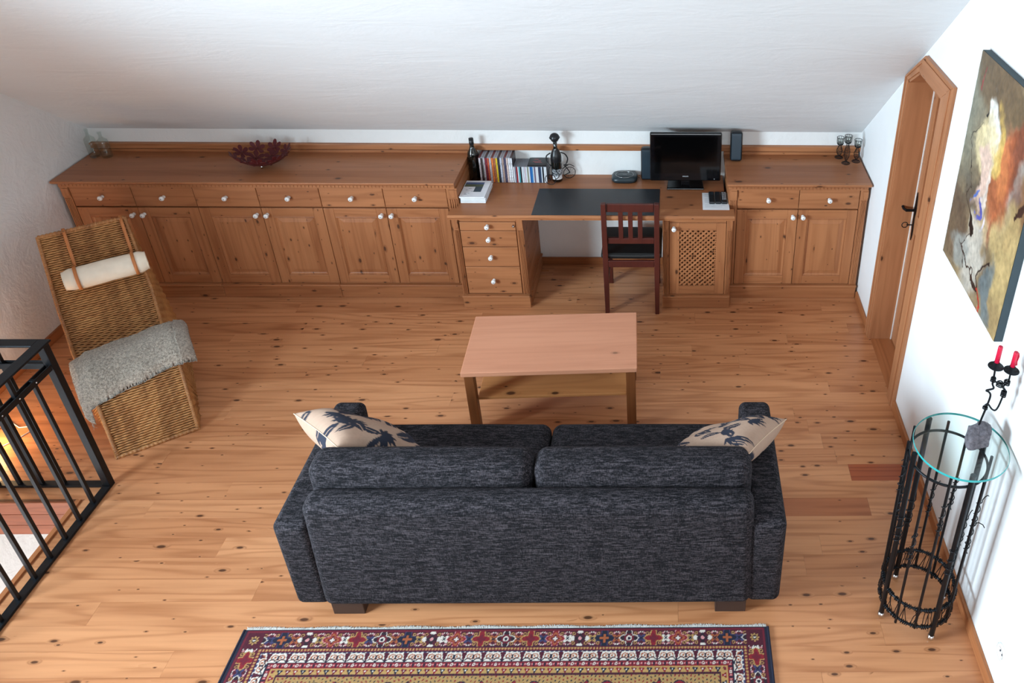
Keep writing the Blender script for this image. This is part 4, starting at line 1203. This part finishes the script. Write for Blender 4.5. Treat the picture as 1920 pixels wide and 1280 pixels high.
blend(blob(.35, .93, .42, .14), C(104, 82, 56), .85); blend(blob(.14, .16, .16, .2), C(96, 78, 62), .8); blend(blob(.55, .33, .20, .06, .4), C(204, 176, 138), .8); blend(blob(.70, .44, .05, .16, -.5), C(132, 60, 38), .8); blend(blob(.85, .74, .10, .3, -.35), C(168, 160, 154), .8)
blend(blob(.80, .82, .13, .26, -.55), C(128, 64, 38), .95); blend(blob(.62, .60, .15, .22, -.2), C(172, 94, 58), .9); blend(blob(.62, .66, .10, .12), C(206, 124, 74), .7)
blend(blob(.36, .76, .10, .10, -.6), C(238, 232, 222), .95); blend(blob(.33, .66, .16, .13), C(226, 206, 160), .9); blend(blob(.50, .72, .07, .12), C(216, 178, 96), .8)
blend(blob(.37, .52, .07, .16, -.1), C(228, 194, 176), .95); blend(blob(.45, .50, .03, .13), C(240, 222, 210), .7)
blend(blob(.42, .37, .018, .06, -.2, .2), C(70, 80, 170), .9); blend(blob(.49, .33, .016, .05, -.2, .2), C(226, 214, 226), .9); blend(blob(.335, .40, .018, .04, -.2, .2), C(66, 110, 190), .9)
blend(blob(.90, .56, .10, .14, -.7), C(110, 62, 42), .7); blend(blob(.90, .35, .22, .22), C(198, 170, 116), .7)
blend(blob(.45, .16, .16, .16), C(190, 182, 170), .85); blend(blob(.25, .10, .14, .10), C(150, 152, 146), .7); blend(blob(.75, .14, .09, .16), C(98, 112, 116), .85)
line = lambda pts_, w_: np.minimum(1, sum((1-sstep(w_*.25, w_*.6, np.abs(np.hypot(wx-a, wy-b_)))).astype(float)*.5 for a, b_ in [(p0[0]+(p1[0]-p0[0])*s_, p0[1]+(p1[1]-p0[1])*s_) for p0, p1 in zip(pts_[:-1], pts_[1:]) for s_ in np.linspace(0, 1, 40)]))
blend(line([(.17, .70), (.14, .55), (.2, .40), (.33, .30)], .010), C(46, 34, 28)); blend(line([(.33, .30), (.38, .27), (.34, .25)], .030), C(26, 20, 18))
blend(line([(.33, .25), (.27, .12), (.38, .04)], .012), C(52, 38, 32)); blend(line([(.68, .26), (.60, .16), (.62, .06)], .020), C(40, 30, 28)); blend(line([(.22, .13), (.45, .085), (.62, .06)], .016), C(50, 36, 30))
blend(line([(.20, .76), (.25, .79)], .02), C(30, 26, 26)); blend(line([(.95, .62), (.88, .50)], .024), C(60, 36, 28)); blend(line([(.62, .07), (.66, .02)], .014), C(176, 50, 40)); blend(line([(.10, .92), (.12, .84)], .012), C(170, 40, 60))
art = art*(.62+.76*n2[..., None])*(.78+.44*n1[..., None]); art = np.clip(art, 0, 1)
V = np.stack([np.full_like(Ug, -.0365)-.0022*(n2-.5), .35-Ug*pw_, Vg*ph_], -1).reshape(-1, 3)
addobj('painted_face', npmesh('painted_face', V, gridF(nU, nV)[:, ::-1], vcol('oil_paint', .42), True, art.reshape(-1, 3)), t)
MB().box(-.0345, -.001, -.35, .35, 0, ph_).build('stretcher', M_tealedge, t, .001)

# wall socket
t = thing('wall_socket', 'round white wall socket low on the right wall', 'socket', (XR, -3.262, .245))
MB().lathe([(.0001, 0), (.038, 0), (.038, .006), (.034, .009), (.022, .009), (.020, .003), (.0001, .003)], (0, 0, 0), 28, 'x').build('plate', M_white, t)
for ch in t.children: ch.rotation_euler = (0, PI, 0)
mb = MB(); mb.box(-.006, -.003, -.012, -.007, -.004, .004); mb.box(-.006, -.003, .007, .012, -.004, .004); mb.build('contacts', M_dot, t)

# ================================================================== THINGS ON THE SIDEBOARD AND DESK
ZT, ZK = .926, .750
# flower bowl
t = thing('flower_bowl', 'dark red metal bowl made of pierced flowers, on the long worktop', 'bowl', (-2.553, -.255, ZT))
Rb = .24
def cap(th, ph): return Vector((Rb*math.sin(th)*math.cos(ph), Rb*math.sin(th)*math.sin(ph)*.8, Rb-Rb*math.cos(th)+.018))
def flower_at(th, ph, size, seed):
    r = random.Random(seed); c = cap(th, ph); mb = MB()
    er = (cap(th+.02, ph)-c).normalized(); et = (cap(th, ph+.05)-c).normalized(); nn = er.cross(et).normalized()
    a0_ = r.uniform(0, 1)
    for k in range(6):
        an = a0_+k*PI/3; pts = []
        for s_, w_ in ((.10, .03), (.35, .17), (.65, .27), (.88, .20), (1.0, .0), (.88, -.20), (.65, -.27), (.35, -.17), (.10, -.03)):
            lx = size*(s_*math.cos(an)-w_*math.sin(an)); ly = size*(s_*math.sin(an)+w_*math.cos(an))
            d_th = lx/Rb; d_ph = ly/(Rb*max(.25, math.sin(th)))
            p = c+er*lx+et*ly+nn*0
            # project to the bowl
            rr = math.hypot(p.x, p.y/.8); zz = Rb-math.sqrt(max(0, Rb*Rb-min(rr, Rb*.98)**2))+.018; pts.append(Vector((p.x, p.y, zz)))
        n = len(pts); v3 = [tuple(p) for p in pts]+[tuple(p-Vector((0, 0, .002))) for p in pts]
        mb.add(v3, [tuple(range(n)), tuple(reversed(range(n, 2*n)))]+[(i, (i+1) % n+0, n+(i+1) % n, n+i) for i in range(n)])
    mb.lathe([(.0001, 0), (size*.2, .001), (size*.2, .003), (.0001, .004)], tuple(c-Vector((0, 0, .001))), 8)
    mb.build('flower', M_redbowl, t)
flower_at(.02, 0, .062, 1)
for k in range(6): flower_at(.42, k*PI/3+.3, .056, 10+k)
for k in range(9): flower_at(.74, k*2*PI/9, .052, 30+k)
for k in range(3):
    q = k*2*PI/3+.5; MB().lathe([(.0001, 0), (.006, .0), (.006, .022), (.0001, .022)], (.04*math.cos(q), .035*math.sin(q), 0), 10).build('foot', M_steel, t)

# two old clear bottles at the left end
def clear_bottle(x, y, h, label):
    t = thing('glass_bottle', label, 'bottle', (x, y, ZT), .3, 'clear bottles at the left end of the sideboard')
    w = .034
    prof = [(.0001, .001), (w*.9, .001), (w, .006), (w, h*.60), (w*.9, h*.68), (w*.45, h*.76), (.011, h*.80), (.0105, h*.95), (.0135, h*.955), (.0135, h), (.009, h), (.008, h*.8), (w*.4, h*.74), (w*.86, h*.66), (w*.93, h*.58), (w*.93, .010), (.0001, .009)]
    mb = MB(); mb.lathe(prof, n=24); mb.build('body', M_bottle_clear, t)
    return t
clear_bottle(-3.752, -.115, .200, 'taller clear glass bottle touching the left wall on the long worktop')
clear_bottle(-3.668, -.118, .182, 'shorter clear glass bottle on the long worktop, second from the left wall')

# dark wine bottle
t = thing('wine_bottle', 'plain dark wine bottle standing left of the row of film cases', 'bottle', (-1.203, -.085, ZK))
MB().lathe([(.0001, 0), (.034, 0), (.0375, .004), (.0375, .195), (.033, .215), (.018, .240), (.0145, .255), (.0140, .300), (.0155, .302), (.0155, .311), (.0001, .312)], n=24).build('glass_body', M_bottle_dark, t)
MB().lathe([(.0152, .268), (.0160, .270), (.0162, .3125), (.0001, .3135)], n=20).build('foil', M_blackplastic, t)

# film cases: each an object with case, spine label and top edge
M_case = plain('clear_grey_case', (.20, .21, .24), .25)
dvd = [((206, 196, 200), 'pale pink-white'), ((54, 44, 40), 'black and cream patterned'), ((190, 180, 184), 'light grey'), ((110, 22, 40), 'maroon'),
       ((170, 70, 44), 'rust red'), ((196, 188, 188), 'off-white'), ((204, 104, 44), 'orange'), ((150, 84, 50), 'brown-orange'), ((226, 190, 44), 'yellow and black'),
       ((30, 34, 44), 'black'), ((196, 200, 214), 'pale blue-grey'), ((176, 150, 140), 'beige photo'), ((60, 60, 84), 'dark blue patterned'), ((214, 190, 182), 'pale rose'), ((232, 232, 236), 'white'), ((228, 230, 234), 'white')]
x = -1.158; ordn = ['first', 'second', 'third', 'fourth', 'fifth', 'sixth', 'seventh', 'eighth', 'ninth', 'tenth', 'eleventh', 'twelfth', 'thirteenth', 'fourteenth', 'fifteenth', 'sixteenth', 'seventeenth', 'eighteenth', 'nineteenth', 'twentieth', 'twenty-first', 'twenty-second', 'twenty-third', 'twenty-fourth']
wd = (-.928+1.158)/len(dvd)
for i, (c, nm) in enumerate(dvd):
    t = thing('film_case', '%s-spined film case, %s in the upright row counted from the dark bottle' % (nm, ordn[i]), 'film case', (x+wd*(i+.5), -.075, ZK), 0, 'film cases on the desk')
    g = wd/2-.0005
    MB().box(-g, g, -.058, .068, 0, .190).build('case', plain('case_%d' % i, (.33, .35, .40) if i % 3 else (.05, .04, .05) if i % 2 else (.16, .04, .05), .3), t, .0008)
    sp = NT('film_spine_%d' % i); nz_, _ = sp.noise(sp.vmul(sp.obj(), (120, 1, 60)), 1, 3, .7)
    lin_c = sr(*c); alt = tuple(min(1, v_*2.2+.05) for v_ in lin_c) if sum(c) < 380 else tuple(v_*.35 for v_ in lin_c)
    MB().box(-g+.0008, g-.0008, -.0595, -.058, .003, .187).build('spine', sp.out(sp.mix(sp.maprange(nz_, .52, .6, 0, .8), lin_c, alt), .35), t)
cdc = [(226, 226, 230), (120, 124, 140), (150, 24, 34), (206, 214, 222), (60, 150, 160), (22, 24, 30), (224, 228, 234), (206, 214, 222), (214, 196, 206), (226, 232, 236), (150, 150, 130), (218, 222, 226), (30, 100, 170), (40, 120, 190), (196, 206, 216), (120, 100, 120), (220, 224, 230), (224, 228, 232), (60, 60, 84), (34, 60, 90), (196, 206, 216), (20, 24, 30), (226, 230, 234), (228, 232, 236)]
cnm = ['white', 'slate grey', 'dark red', 'pale grey', 'teal', 'black', 'white', 'pale grey', 'pale pink', 'white', 'olive grey', 'white', 'deep blue', 'bright blue', 'light grey', 'mauve', 'white', 'white', 'dark violet', 'navy', 'light grey', 'black', 'white', 'white']
x = -.926; wd = (-.698+.926)/24
for i, c in enumerate(cdc):
    t = thing('music_case', '%s-spined music disc case, %s in the low row counted from the film cases' % (cnm[i], ordn[i]), 'disc case', (x+wd*(i+.5), -.075, ZK), 0, 'music disc cases on the desk')
    g = wd/2-.0004
    MB().box(-g, g, -.060, .070, 0, .124).build('case', M_case, t, .0006)
    MB().box(-g+.0006, g-.0006, -.0612, -.060, .002, .122).build('spine', plain('disc_spine_%d' % i, sr(*c), .35), t)
t = thing('music_case', 'dark disc case with red print lying flat across the tops of the disc row', 'disc case', (-.763, -.070, ZK+.1245))
MB().box(-.064, .064, -.062, .060, 0, .009).build('case', M_blackplastic, t, .001)
mb = MB()
for (a, b_, w_, h_) in ((-.03, .03, .03, .008), (-.035, -.005, .055, .006), (-.02, -.02, .05, .005), (.0, .012, .02, .004)): mb.box(a, a+w_, b_, b_+h_, .009, .0094)
mb.build('print', plain('red_print', (.45, .08, .09), .5), t)

# magazines in a pile
mags = [(.010, (232, 232, 236)), (.009, (222, 224, 230)), (.010, (240, 240, 242)), (.008, (216, 214, 218)), (.010, (236, 236, 240))]
z = ZK; mnames = ['lowest of the magazine pile at the left of the desk', 'second magazine from the bottom of the desk pile', 'middle magazine of the desk pile', 'second magazine from the top of the desk pile', 'topmost magazine of the desk pile, landscape photo on its cover']
for i, (th, c) in enumerate(mags):
    t = thing('magazine', ('white-edged magazine, ' if i < 4 else 'white-covered magazine, ')+mnames[i], 'magazine', (-1.150+random.uniform(-.004, .004), -.318+random.uniform(-.005, .005), z), random.uniform(-.03, .03), 'magazines piled on the desk')
    MB().box(-.082, .082, -.118, .118, .0008, th-.0012).build('pages', M_paper, t)
    MB().box(-.084, .084, -.12, .12, th-.0012, th-.0002).build('cover', plain('magazine_cover_%d' % i, sr(*c), .3), t, .0003)
    z += th+.0003
cv = MB(); cv.box(-.080, .045, .065, .095, .0098, .0100); cvm = plain('cover_photo_sky', sr(84, 100, 140), .35); cv.build('cover_photo', cvm, t)
MB().box(-.080, .045, .030, .065, .0098, .0100).build('cover_photo', plain('cover_photo_field', sr(92, 100, 76), .35), t)
MB().box(-.005, .045, -.045, .030, .0098, .0100).build('cover_photo', plain('cover_photo_dark', sr(66, 78, 88), .35), t)
mb = MB()
for (a, b_, w_) in ((-.06, -.085, .02), (-.06, -.07, .012), (-.035, -.07, .01), (-.02, -.04, .03), (-.06, -.02, .012), (-.045, .0, .02)): mb.box(a, a+w_, b_, b_+.005, .0098, .0100)
mb.build('cover_print', M_ink, t)

# cyclist bottle holder
t = thing('wine_bottle', 'labelled wine bottle carried by the wire cyclist beside the disc cases', 'bottle', (-.632, -.095, ZK), .2)
MB().lathe([(.0001, 0), (.033, 0), (.036, .004), (.036, .185), (.031, .205), (.018, .235), (.0135, .255), (.0135, .310), (.0001, .311)], n=24).build('glass_body', M_bottle_dark, t)
lb_ = MB(); n = 16; vs = []; fs = []
for i in range(n+1):
    q = -PI/2-1.1+2.2*i/n
    vs += [(.0366*math.cos(q), .0366*math.sin(q), .022), (.0366*math.cos(q), .0366*math.sin(q), .048), (.0366*math.cos(q), .0366*math.sin(q), .1)]
for i in range(n): fs += [(i*3, i*3+3, i*3+4, i*3+1)]
lb_.add(vs, fs, True); lb_.cur = 1; lb_.add(vs, [(i*3+1, i*3+4, i*3+5, i*3+2) for i in range(n)], True)
lt = NT('dark_printed_label'); nz_, _ = lt.noise(lt.vmul(lt.obj(), (90, 90, 160)), 1, 3, .8)
lb_.build('label', [M_paper, lt.out(lt.mix(lt.maprange(nz_, .5, .56, 0, 1), (.03, .04, .05), (.7, .74, .78)), .4)], t)
t = thing('cyclist_bottle_holder', 'small metal cyclist figure with helmet and wire bicycle around a wine bottle', 'figurine', (-.632, -.095, ZK))
hl = MB(); hl.lathe([(.0001, .352)]+[(.030*math.sin(q), .322+.030*math.cos(q)) for q in np.linspace(.1, PI*.75, 12)]+[(.0145, .296)], n=20); hl.build('head', plain('polished_dark_metal', (.10, .12, .14), .15, .9), t)
hm = MB()
hm.lathe([(.0001, .3575)]+[(.0345*math.sin(q), .323+.0345*math.cos(q)) for q in np.linspace(.1, PI*.52, 9)], n=20)
hm.tube([(.033*math.cos(q), .033*math.sin(q), .326) for q in np.linspace(0, 2*PI, 20)[:-1]], .004, 6, True); hm.build('helmet', M_blackplastic, t)
vt = MB(); vt.lathe([(.0368, .150), (.0378, .17), (.0375, .192), (.0328, .210), (.0205, .238)], n=24); vt.build('vest', M_blackplastic, t)
ar = MB()
ar.tube(smooth3([(-.035, -.01, .215), (-.060, -.03, .20), (-.055, -.055, .17), (-.030, -.075, .145)]), [.006]*16 and .0045, 7)
ar.tube(smooth3([(.035, .0, .215), (.062, .005, .20), (.078, .01, .165), (.07, .01, .13)]), .0045, 7); ar.build('arm', M_blackplastic, t)
for c, r_ in (((.082, .035, .044), .042), ((-.038, -.068, .040), .038)):
    wh = MB(); d = Vector((1, .35, 0)).normalized() if c[0] > 0 else Vector((.9, -.1, 0)).normalized()
    wh.tube([tuple(Vector(c)+d*r_*math.cos(q)+Vector((0, 0, r_*math.sin(q)))) for q in np.linspace(0, 2*PI, 30)[:-1]], .0024, 6, True)
    for k in range(10):
        q = k*2*PI/10; wh.tube([c, tuple(Vector(c)+d*r_*math.cos(q)+Vector((0, 0, r_*math.sin(q))))], .0006, 4, caps=False)
    wh.build('wheel', M_black, t)
fr = MB(); fr.tube(smooth3([(.052, .02, .098), (.062, .025, .09), (.085, .035, .046)]), .0032, 6); fr.tube([(.085, .035, .046), (.048, .0, .040)], .0032, 6)
fr.tube(smooth3([(.04, 0, .090), (.056, .02, .096), (.082, .035, .108), (.115, .05, .085)]), .0028, 6); fr.tube([(.052, .02, .098), (.07, .02, .13)], .0028, 6)
fr.tube(smooth3([(-.030, -.060, .150), (-.045, -.070, .11), (-.048, -.075, .06), (-.038, -.068, .040)]), .003, 6); fr.tube(smooth3([(-.03, -.075, .15), (-.012, -.055, .13), (.0, -.045, .10), (.02, -.045, .055), (-.012, -.06, .03)]), .0028, 6)
fr.build('bicycle_frame', M_black, t)
MB().box(.046, .078, .010, .026, .108, .113).build('saddle', M_blackplastic, t, .002)

# desk mat
mb = MB(); mb.box(-.414, .414, -.186, .186, 0, .0025)
tag(mb.build('desk_mat', M_matte_black, None, 0, 2, (-.327, -.412, ZK)), 'flat black desk mat in front of the chair', 'desk mat')

# disc player
t = thing('disc_player', 'squat black device with a silver ring on its lid, left of the screen', 'music player', (-.163, -.078, ZK), 0)
pts = []
for i in range(32):
    q = 2*PI*i/32; c, s_ = math.cos(q), math.sin(q); k = (abs(c)**4+abs(s_)**4)**-.25; pts.append((.093*c*k*.97, .070*s_*k))
vs = [(p[0]*.90, p[1]*.9, .001) for p in pts]+[(p[0], p[1], .014) for p in pts]+[(p[0], p[1], .026) for p in pts]+[(p[0]*.9, p[1]*.9, .038) for p in pts]
fs = [tuple(range(31, -1, -1)), tuple(range(96, 128))]+[(j*32+i, j*32+(i+1) % 32, j*32+32+(i+1) % 32, j*32+32+i) for j in range(3) for i in range(32)]
mb = MB(); mb.add(vs, fs, True); mb.build('body', plain('player_dark_plastic', (.018, .030, .036), .35), t)
MB().tube([(.062*math.cos(q), .050*math.sin(q)+.002, .0385) for q in np.linspace(0, 2*PI, 49)[:-1]], .0013, 6, True).build('ring', M_steel, t)
def text(s_, size, mat, parent, loc, rot, name='lettering'):
    c = bpy.data.curves.new(name, 'FONT'); c.body = s_; c.size = size; c.align_x = 'CENTER'; c.extrude = .0002; c.materials.append(mat)
    tmp = bpy.data.objects.new('tmp', c); COL.objects.link(tmp); dg = bpy.context.evaluated_depsgraph_get(); me = bpy.data.meshes.new_from_object(tmp.evaluated_get(dg)); bpy.data.objects.remove(tmp)
    me.materials.clear(); me.materials.append(mat)
    o = bpy.data.objects.new(name, me); COL.objects.link(o); o.parent = parent; o.location = loc; o.rotation_euler = rot; return o
text('PHILIPS', .008, M_silver, t, (0, .001, .0385), (0, 0, 0))
MB().tube([(.085, .03, .012), (.098, .025, .006), (.104, .02, .004)], .002, 6).build('cable', M_blackplastic, t)

# computer screen
t = thing('computer_screen', 'black flat television screen on its stand at the right of the desk', 'screen', (.262, -.175, ZK))
SC = MB(); SC.box(-.242, .242, -.018, .018, .048, .402); sc_ = SC.build('bezel', M_blackgloss, t, .008, 3)
MB().box(-.212, .212, -.0187, -.018, .108, .378).build('panel', plain('dark_display', (.0012, .0012, .0014), .10), t)
MB().box(-.16, .16, .018, .05, .10, .34).build('rear_housing', M_blackplastic, t, .01)
mb = MB(); mb.box(-.03, .03, -.004, .024, .010, .11); mb.build('neck', M_blackgloss, t, .003)
mb = MB(); vs = [(-.128, -.060, 0), (.128, -.060, 0), (.118, .085, 0), (-.118, .085, 0), (-.128, -.060, .011), (.128, -.060, .011), (.118, .085, .017), (-.118, .085, .017)]
mb.hexa(vs[:4], vs[4:]); mb.build('stand_foot', M_blackgloss, t, .004, 3)
text('PHILIPS', .0125, M_silver, t, (0, -.0189, .080), (PI/2, 0, 0))
MB().box(.196, .201, -.0192, -.018, .062, .067).build('power_light', M_silver, t)

def speaker(label, x, y, z, h, w, d, tilt):
    t = thing('speaker', label, 'speaker', (x, y, z), 0, 'desk speakers')
    mb = MB(); mb.rbox((0, 0, h/2), (w, d, h), .016, 4, .003); o = mb.build('cabinet', M_blackplastic, t); o.rotation_euler = (tilt, 0, 0)
    f = MB(); f.rbox((0, -d/2-.0005, h/2+.002), (w-.016, .008, h-.020), .0035, 3, .0); g_ = f.build('grille', M_spk, o)
    return t
speaker('slim upright black speaker half hidden behind the left side of the screen', -.002, -.055, ZK, .235, .090, .075, -.06)
speaker('slim upright black speaker standing on the short worktop above the screen', .608, -.130, ZT+.004, .205, .082, .060, -.12)
for k, x in enumerate((.475,)): pass
# paper and remotes
t = thing('paper_sheet', 'printed white sheet lying on the desk before the right cabinet', 'paper', (.462, -.398, ZK), -.01)
MB().box(-.088, .088, -.120, .120, 0, .0008).build('sheet', M_paper, t)
mb = MB()
for i in range(9):
    if i in (2, 6): continue
    mb.box(-.072, .02+.045*((i*5) % 3)/2, .095-.022*i, .0975-.022*i, .0008, .0010)
mb.build('print', M_ink, t)
lab = ['leftmost of three black remote controls lying on the printed sheet', 'middle one of three black remote controls lying on the printed sheet', 'black remote control with a number keypad, nearest the right cabinet']
for i, x in enumerate((.437, .479, .520)):
    t = thing('remote_control', lab[i], 'remote control', (x, -.365, ZK+.001), 0, 'remote controls on the paper')
    mb = MB(); mb.rbox((0, 0, .009), (.038, .155, .018), .006, 3); mb.build('body', M_blackplastic, t)
    kb = MB()
    for a in range(3):
        for b_ in range(8 if i == 2 else 3): kb.box(-.013+a*.010, -.007+a*.010, .055-b_*.014, .061-b_*.014, .018, .0192)
    kb.build('buttons', M_silver if i == 2 else M_spk, t, .0005, 1)

# wire candle goblets
def goblet(x, y, h, label):
    t = thing('wire_goblet', label, 'candle holder', (x, y, ZT), 0, 'wire goblets on the short worktop')
    z0 = h-.050; w = MB()
    w.tube(circ(.0275, .002, 24), .0022, 5, True); w.tube(circ(.018, .004, 20), .0014, 5, True)
    w.build('foot', M_black, t)
    st = MB()
    for k in range(12):
        q = 2*PI*k/12; pr2 = [(.0275, .002), (.008, .010), (.006, .02), (.019, z0*.35), (.021, z0*.55), (.008, z0*.92), (.013, z0)]
        st.tube([(r_*math.cos(q+z_*4), r_*math.sin(q+z_*4), z_) for r_, z_ in pr2], .0011, 4, caps=False)
    for zz, r_ in ((z0*.25, .014), (z0*.4, .0205), (z0*.55, .021), (z0*.7, .016)): st.tube(circ(r_, zz, 18), .0010, 4, True)
    st.build('stem', M_black, t)
    cu = MB()
    for zz, r_, tk in ((z0, .018, .0028), (z0+.006, .022, .002), (z0+.028, .0245, .0011), (h, .0255, .002)): cu.tube(circ(r_, zz, 24), tk, 5, True)
    for k in range(10):
        q = 2*PI*k/10; cu.tube([(.018*math.cos(q), .018*math.sin(q), z0), (.0235*math.cos(q), .0235*math.sin(q), z0+.014), (.0255*math.cos(q), .0255*math.sin(q), h)], .0011, 4, caps=False)
    cu.build('cup', M_black, t)
    MB().lathe([(.0001, z0+.003), (.017, z0+.004), (.0215, z0+.016), (.0228, h-.008), (.0218, h-.008), (.0200, z0+.017), (.016, z0+.006), (.0001, z0+.005)], n=20).build('glass_cup', M_bottle_clear, t)
goblet(1.332, -.072, .152, 'shortest-looking black wire goblet, leftmost of three on the short worktop')
goblet(1.363, -.165, .205, 'tallest black wire goblet, in the middle of three on the short worktop')
goblet(1.440, -.135, .162, 'black wire goblet nearest the right wall on the short worktop')
